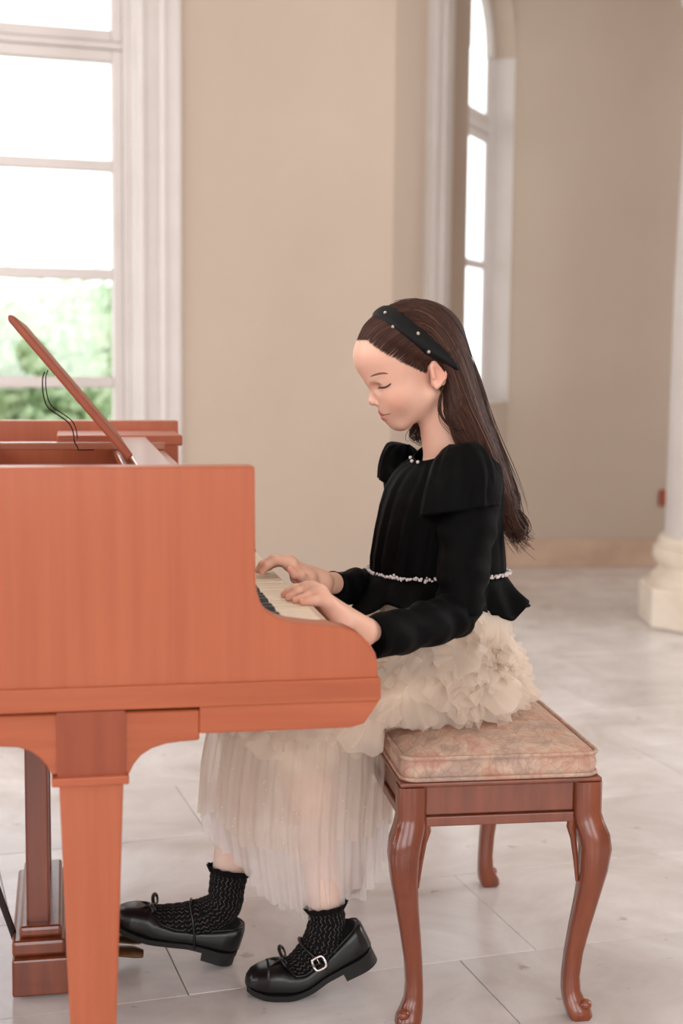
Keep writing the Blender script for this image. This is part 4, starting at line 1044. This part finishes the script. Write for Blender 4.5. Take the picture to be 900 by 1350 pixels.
# puffed cap sleeves
def capsleeve(secs, seed, sx=1.):
    rings = []; rg = np.random.default_rng(seed); ph = rg.uniform(0, 6)
    sec = crom([np.array(s_) for s_ in secs], 5)
    for i, (x, y, Y, r, sq) in enumerate(sec):
        c = P(x, y, Y); ring = []
        for a in np.linspace(0, 2 * math.pi, 72, endpoint=False):
            w_ = 1 + .06 * math.sin(a * 11 + ph) * (1 - .75 * i / len(sec)) + .018 * math.sin(a * 17 + i * .3)
            ring.append(c + np.array([r * math.cos(a) * w_, r * sq * math.sin(a) * w_, .012 * math.cos(a + .6) * sx * min(1, i / 6)]))
        rings.append(ring)
    last = rings[-1]; c = np.mean(last, 0); rings.append([c + (q - c) * .93 + np.array([0, 0, .004]) for q in last])
    return MB().loft(rings, cap=False).build('cap_sleeve', MT['velvet'], jacket, None, True)
capsleeve([(598, 586, 2.43, .008, 1.), (603, 589, 2.418, .028, 1.), (606, 602, 2.40, .045, .95), (608, 626, 2.385, .057, .92), (607, 652, 2.375, .063, .9), (606, 674, 2.37, .067, .9)], 3)
capsleeve([(534, 586, 2.57, .008, 1.), (532, 590, 2.59, .026, 1.), (530, 602, 2.61, .036, 1.), (529, 620, 2.62, .042, 1.), (529, 637, 2.625, .044, 1.)], 4, -1)
# peplum: flared frill below the waist
def peplum():
    n = 220; rings = []
    for k in range(9):
        s_ = k / 8; ring = []
        for j in range(n):
            t = 2 * math.pi * j / n; a, b_ = math.cos(t), math.sin(t)
            drop = (.062 + .012 * math.sin(t * 7 + .8) + .006 * math.sin(t * 13)) * (1.0 if a > -.2 else 1.12)
            wob = s_ ** 1.2 * (.014 * math.sin(t * 9 + 1.1) + .007 * math.sin(t * 17 + .4))
            fl = s_ * (.026 + .02 * max(0, a) + .018 * max(0, -a))
            q = P(577, 751, 2.505) + tf * (.113 + fl + wob) * a + tl * (.123 + fl + wob) * b_; q[2] -= s_ * drop * (1 - .15 * s_); ring.append(q)
        rings.append(ring)
    m = MB().loft(rings, cap=False); o = m.build('peplum', MT['velvet'], jacket, None, True)
    so = o.modifiers.new('thickness', 'SOLIDIFY'); so.thickness = .0015
peplum()
# pearl trim at the waist and pearls at the neckline
pt = MB(); rgp = np.random.default_rng(5)
for k in range(330):
    t = k / 330 * 2 * math.pi; c = P(577, 750, 2.505) + tf * .1175 * math.copysign(abs(math.cos(t)) ** .88, math.cos(t)) + tl * .1275 * math.copysign(abs(math.sin(t)) ** .88, math.sin(t))
    pt.sphere(c + rgp.normal(size=3) * .0016 + np.array([0, 0, -.004 * max(0, math.cos(t + .5))]), rgp.uniform(.0016, .0030), 6, 4)
o = pt.build('pearl_trim', MT['pearl'], jacket, None, True); o['kind'] = 'stuff'
for (x, y) in ((545, 594), (541.5, 604), (543.5, 608.5), (551.5, 609.5), (562.5, 606)):
    h_, n_ = shoot(JT, x, y)
    if h_ is not None: MB().sphere(h_ + n_ * .0015, .0032, 10, 8).build('pearl', MT['pearl'], jacket, None, True)

# ---- skirt: lining over hips and thighs, gathered tulle tiers, crumpled ruffles
SK = SDF()
SK.add(ell(P(602, 872, 2.5), (.098, .145, .080)))
SK.add(ell(P(580, 805, 2.5), (.108, .128, .085)), .05)
SK.add(cap(P(590, 893, 2.425), P(380, 940, 2.41), .080, .066), .04); SK.add(cap(P(590, 893, 2.575), P(332, 942, 2.59), .080, .066), .04)
SK.add(ell(P(480, 905, 2.5), (.15, .15, .07)), .05)
seatz = lambda X: (SEAT + .004) - X[:, 2]
def crease(X): return .004 * np.sin(X[:, 0] * 120 + 9 * np.sin(X[:, 1] * 30)) * np.sin(X[:, 2] * 60 + X[:, 1] * 45)
kv, kf = polymesh(SK, (-.34, 2.2, .36), (.42, 2.8, .86), .006)
kv = kv.copy(); zb_ = SEAT + .002; onseat = (kv[:, 0] > .05) & (kv[:, 2] < zb_); kv[onseat, 2] = zb_
skm = mesh('tulle_skirt', kv, kf, MT['lining'], True); skirt = link('tulle_skirt', skm, girl, GL)
nrm = np.zeros(len(kv) * 3); skm.vertex_normals.foreach_get('vector', nrm); nrm = nrm.reshape(-1, 3)
# tiers hanging from the knees
def tier(y0, y1, prof, mt, nm_, npl, amp, seed, hemf=None, layers=14, out=0.):
    rg = np.random.default_rng(seed); ph = rg.uniform(0, 6.3, 6); ph[4] = 1.; n = 520; rings = []
    for k in range(layers + 1):
        s_ = k / layers; ring = []
        for j in range(n):
            t = 2 * math.pi * j / n; ca, sa = math.cos(t), math.sin(t)
            yb = y1 + (hemf(t) if hemf else 0) + 6 * math.sin(t * 9 + ph[0]) + 3 * math.sin(t * 21 + ph[1])
            y = y0 + (yb - y0) * s_
            cx_ = np.interp(y, prof[0], prof[1]); hx = np.interp(y, prof[0], prof[2]) + out; hy = np.interp(y, prof[0], prof[3]) + out
            w_ = amp * (.35 + .65 * s_) * (math.sin(t * npl + ph[2] + 1.5 * math.sin(t * 5 + s_)) + .7 * math.sin(t * npl * 1.73 + ph[3]) + .8 * math.sin(t * 9 + ph[4]))
            c = P(cx_, y, 2.5); ring.append((c[0] + (hx + w_) * ca, c[1] + (hy + w_) * sa, c[2]))
        rings.append(ring)
    return MB().loft(rings, cap=False).build(nm_, MT[mt], skirt, None, True)
prof = ([930, 960, 1000, 1060, 1120, 1200], [400, 396, 392, 388, 392, 400], [.148, .155, .160, .160, .150, .135], [.15, .155, .165, .165, .15, .135])
def hem(t):    # higher over the far foot, lower over the near one
    c = math.cos(t); return -92 * max(0, -c) ** 1.3 - 26 * max(0, c) ** 2 - 30 * max(0, math.sin(t))
tier(938, 1150, prof, 'tulle', 'tulle_underlayer', 30, .003, 1, hem, out=-.026)
tier(940, 1078, prof, 'tulle', 'tulle_tier', 41, .0035, 2, lambda t: 10 * math.sin(3 * t) - 16 * max(0, -math.cos(t)), out=.012)
tier(1040, 1174, prof, 'tulle_sheer', 'tulle_tier', 47, .0035, 3, hem, out=-.008)
tier(1046, 1160, prof, 'tulle_sheer', 'tulle_tier', 36, .0045, 4, hem, out=.008)
# crumpled ruffles over the lap: curled petals of tulle
rv = []; rf = []; rgr = np.random.default_rng(11)
sel = np.where((kv[:, 2] > zb_ - .01) & (kv[:, 2] < .645) & (nrm[:, 2] > -.75))[0]
pick = rgr.choice(sel, 680)
for q in pick:
    c = kv[q]; n_ = nrm[q]
    dn = np.array([-.35, 0, -1.]) + rgr.normal(size=3) * .55; dn = dn - n_ * (dn @ n_); dn /= np.linalg.norm(dn) + 1e-9; sd = np.cross(n_, dn)
    Lr = rgr.uniform(.045, .085); Wd = rgr.uniform(.06, .125); lift = rgr.uniform(.08, .38); ph = rgr.uniform(0, 6.28, 2); fr_ = rgr.uniform(1.2, 2.8); am = rgr.uniform(.003, .008)
    nu, nv_ = 15, 7; n0 = len(rv)
    for a in range(nv_):
        s_ = a / (nv_ - 1)
        for b_ in range(nu):
            u = b_ / (nu - 1) - .5; wd = Wd * (.45 + .55 * s_) * (1 - .25 * s_ * s_)
            p = c + n_ * (.002 + Lr * lift * s_ ** 1.3 + am * (.3 + s_) * math.sin(u * fr_ * 6.28 + ph[0]) - .18 * Wd * (2 * u) ** 2 * .4) + dn * (Lr * s_ * (1 - .25 * lift) - .012 * (2 * u) ** 2 * s_ + .004 * math.sin(u * 12 + ph[1]) * s_) + sd * wd * u
            if p[0] > .075 and p[2] < SEAT + .004: p[2] = SEAT + .004 + .004 * s_
            rv.append(p)
    for a in range(nv_ - 1):
        for b_ in range(nu - 1): i0 = n0 + a * nu + b_; rf.append((i0, i0 + 1, i0 + nu + 1, i0 + nu))
o = link('tulle_ruffles', mesh('tulle_ruffles', np.array(rv), rf, MT['tulle'], True), skirt); o['kind'] = 'stuff'
sq = MB()
for k in range(70):
    t = rgr.uniform(math.pi * .95, math.pi * 1.9); y = rgr.uniform(975, 1070); c = P(np.interp(y, prof[0], prof[1]), y, 2.5)
    sq.sphere(c + np.array([(np.interp(y, prof[0], prof[2]) + .012) * math.cos(t), (np.interp(y, prof[0], prof[3]) + .012) * math.sin(t), 0]), .0012, 5, 4)
o = sq.build('sequins', MT['pearl'], skirt); o['kind'] = 'stuff'

# ---- socks and shoes
def sock_mesh(path, rad, nm_):
    path, rad = interp_path(path, rad, 8); n = 36; rings = []; uv = []
    up = np.array([0., -1, 0]); acc = 0
    for i, p in enumerate(path):
        p = np.array(p); t = np.array(path[min(i + 1, len(path) - 1)]) - np.array(path[max(i - 1, 0)]); t /= np.linalg.norm(t); up = up - t * (up @ t); up /= np.linalg.norm(up); sd = np.cross(t, up)
        if i: acc += np.linalg.norm(p - np.array(path[i - 1]))
        rings.append([p + (sd * math.cos(a) + up * math.sin(a)) * (rad[i] + .0007 * math.sin(i * 2.1)) for a in np.linspace(0, 2 * math.pi, n, endpoint=False)])
        uv.append(acc)
    m = MB().loft(rings); me = mesh(nm_, m.v, m.f, MT['sock'], True)
    lay = me.uv_layers.new(name='UVMap')
    for pl_ in me.polygons:
        ks_ = [v % n for v in pl_.vertices]
        for li, vi in zip(pl_.loop_indices, pl_.vertices):
            a = vi % n
            if max(ks_) - min(ks_) > n / 2 and a < n / 2: a += n
            lay.data[li].uv = (a / n * 1.6, uv[vi // n] * 5.5)
    o = link(nm_, me, girl, GL)
    # frilled cuff
    p = np.array(path[0]); t = np.array(path[1]) - p; t /= np.linalg.norm(t); up = np.array([0., -1, 0]); up -= t * (up @ t); up /= np.linalg.norm(up); sd = np.cross(t, up)
    fr_ = [[p + (sd * math.cos(a) + up * math.sin(a)) * (rad[0] + .001 + k * .0022 + k * .0007 * math.sin(a * 16)) + t * (.006 - .004 * k + .0006 * math.sin(a * 13 + k)) for a in np.linspace(0, 2 * math.pi, 96, endpoint=False)] for k in range(4)]
    MB().loft(fr_, cap=False).build('cuff_frill', MT['sock'], o, None, True)
    return o
def build_shoe(W, outer, parent=girl, buckle=False):
    xs, hw, tp, bo = shoe_local(); m = MB(); rings = []; n = 32
    X = np.unique(np.concatenate([np.linspace(0, .2225, 44), xs]))
    sm = lambda arr, x: np.interp(x, xs, arr)
    for x in X:
        h, t, b_ = sm(hw, x), sm(tp, x), sm(bo, x); c, hh = (t + b_) / 2, (t - b_) / 2
        ring = []
        for a in np.linspace(0, 2 * math.pi, n, endpoint=False):
            e = .62; yy = h * math.copysign(abs(math.cos(a)) ** e, math.cos(a)); zz = hh * math.copysign(abs(math.sin(a)) ** (.55 if math.sin(a) < 0 else (.5 if x < .15 else .9)), math.sin(a))
            ring.append(W((x, yy, c + zz)))
        rings.append(ring)
    sh = m.loft(rings).build('shoe', MT['leather'], parent, GL, True)
    # sole and heel
    so = MB(); rings = []
    for x in np.linspace(.002, .219, 34):
        h = sm(hw, x) * (.98 if x > .02 else .95) + .001; b_ = sm(bo, x); z1 = b_ + .005; z0 = b_ - .004
        rings.append([W((x, s_ * h, z)) for s_, z in ((-1, z0), (1, z0), (1.03, z1), (-1.03, z1))])
    so.loft(rings); autosmooth(so.build('sole', MT['rubber'], sh), 50)
    hl = MB(); rings = []
    for z, g_ in ((-.006, .96), (.014, 1.0)):
        rings.append([W((x, y * g_, z)) for x, y in ([(.058, -.027), (.058, .027)] + [(.03 - .028 * math.sin(t), .028 * math.cos(t)) for t in np.linspace(0, math.pi, 10)])])
    autosmooth(hl.loft(rings).build('heel', MT['rubber'], sh), 40)
    # top line binding
    tl_ = []
    for a in np.linspace(0, 2 * math.pi, 60):
        x = .080 + .080 * (-math.cos(a)); x = max(.003, min(.158, x)); y = math.sin(a)
        h = sm(hw, x) * .93; tl_.append(W((x, (1 if y > 0 else -1) * min(abs(y) * 1.6, 1) * h if x < .14 else y * .050, sm(tp, x) - .001)))
    MB().tube(tl_, .0016, 6).build('binding', MT['leather'], sh, None, True)
    # bow on the vamp
    bo_ = empty('bow'); bo_.parent = sh; c = np.array((.160, 0, .0525))
    for s_ in (-1, 1):
        lp = [W(c + 1.35 * np.array(q)) for q in ((0, 0, 0), (.004, s_ * .010, .006), (.003, s_ * .021, .008), (-.001, s_ * .024, .003), (-.003, s_ * .014, .000), (0, s_ * .002, 0))]
        MB().tube(crom(lp, 5), [(.0034, .0022)] * 26, 6).build('bow_loop', MT['leather'], bo_, None, True)
        tlp = [W(c + 1.35 * np.array(q)) for q in ((0, 0, 0), (.010, s_ * .007, -.001), (.020, s_ * .013, -.006))]
        MB().tube(crom(tlp, 5), .0018, 6).build('bow_tail', MT['leather'], bo_, None, True)
    MB().sphere(W(c + np.array((.0, 0, .001))), (.005, .005, .004), 10, 6).build('bow_knot', MT['leather'], bo_, None, True)
    return sh
def strap(sh, pts, r=.0028):
    return MB().tube(crom(pts, 8), [(r, r * .8)] * (8 * (len(pts) - 1) + 1), 8).build('strap', MT['leather'], sh, None, True)
shL = build_shoe(WL, -1)
def shin(k_, a_, z):
    m_ = k_ * .68 + a_ * .32 + np.array([.012, 0, 0]); t = (m_[2] - z) / (m_[2] - a_[2]); return m_ + (a_ - m_) * t, .043 + (.027 - .043) * t + .0035
topL, rL1 = shin(KNN, ANN, P(435, 1188, 2.405)[2]); midL, rL2 = shin(KNN, ANN, topL[2] * .5 + ANN[2] * .5)
sock_mesh([topL, midL, ANN, WL((.068, 0, .058)), WL((.105, 0, .040)), WL((.150, 0, .030)), WL((.19, 0, .024))], [rL1, rL2, .0325, .036, .033, .027, .015], 'sock')
MB().sphere(WL((.028, 0, .05)), (.026, .025, .03), 16, 10).build('sock_heel', MT['sock'], girl.children[-1], None, True)
st_ = [WL((.078, .031, .030)), WL((.083, .034, .050)), WL((.092, .027, .071)), WL((.098, .008, .080)), WL((.098, -.012, .078)), WL((.092, -.030, .060)), WL((.080, -.033, .030))]
strap(shL, st_)
bkc = WL((.0825, .0355, .047)); bkx = WL((.0925, .0355, .047)) - bkc; bkx /= np.linalg.norm(bkx); bkz = WL((.0825, .033, .057)) - bkc; bkz /= np.linalg.norm(bkz)
MB().tube([bkc + bkx * .0105 * math.copysign(abs(math.cos(a)) ** .5, math.cos(a)) + bkz * .0105 * math.copysign(abs(math.sin(a)) ** .5, math.sin(a)) + np.array([0, -.003, 0]) for a in np.linspace(0, 2 * math.pi, 29)], .0026, 8).build('buckle', MT['steel'], shL, None, True)
MB().tube([bkc - bkz * .001 + np.array([0, -.003, 0]), bkc + bkz * .010 + np.array([0, -.003, 0])], .0011, 6).build('buckle_pin', MT['steel'], shL, None, True)
shR = build_shoe(WR, -1)
topR, rR1 = shin(KNF, ANF, P(297, 1147, 2.495)[2]); midR, rR2 = shin(KNF, ANF, topR[2] * .5 + ANF[2] * .5)
sock_mesh([topR, midR, ANF, WR((.066, 0, .062)), WR((.105, 0, .042)), WR((.150, 0, .030)), WR((.19, 0, .024))], [rR1, rR2, .0325, .036, .033, .027, .015], 'sock')
MB().sphere(WR((.028, 0, .05)), (.026, .025, .03), 16, 10).build('sock_heel', MT['sock'], girl.children[-1], None, True)
strap(shR, [WR((.074, .033, .014)), WR((.082, .035, .040)), WR((.094, .029, .066)), WR((.102, .010, .079)), WR((.102, -.012, .078)), WR((.094, -.030, .060)), WR((.080, -.033, .030))])
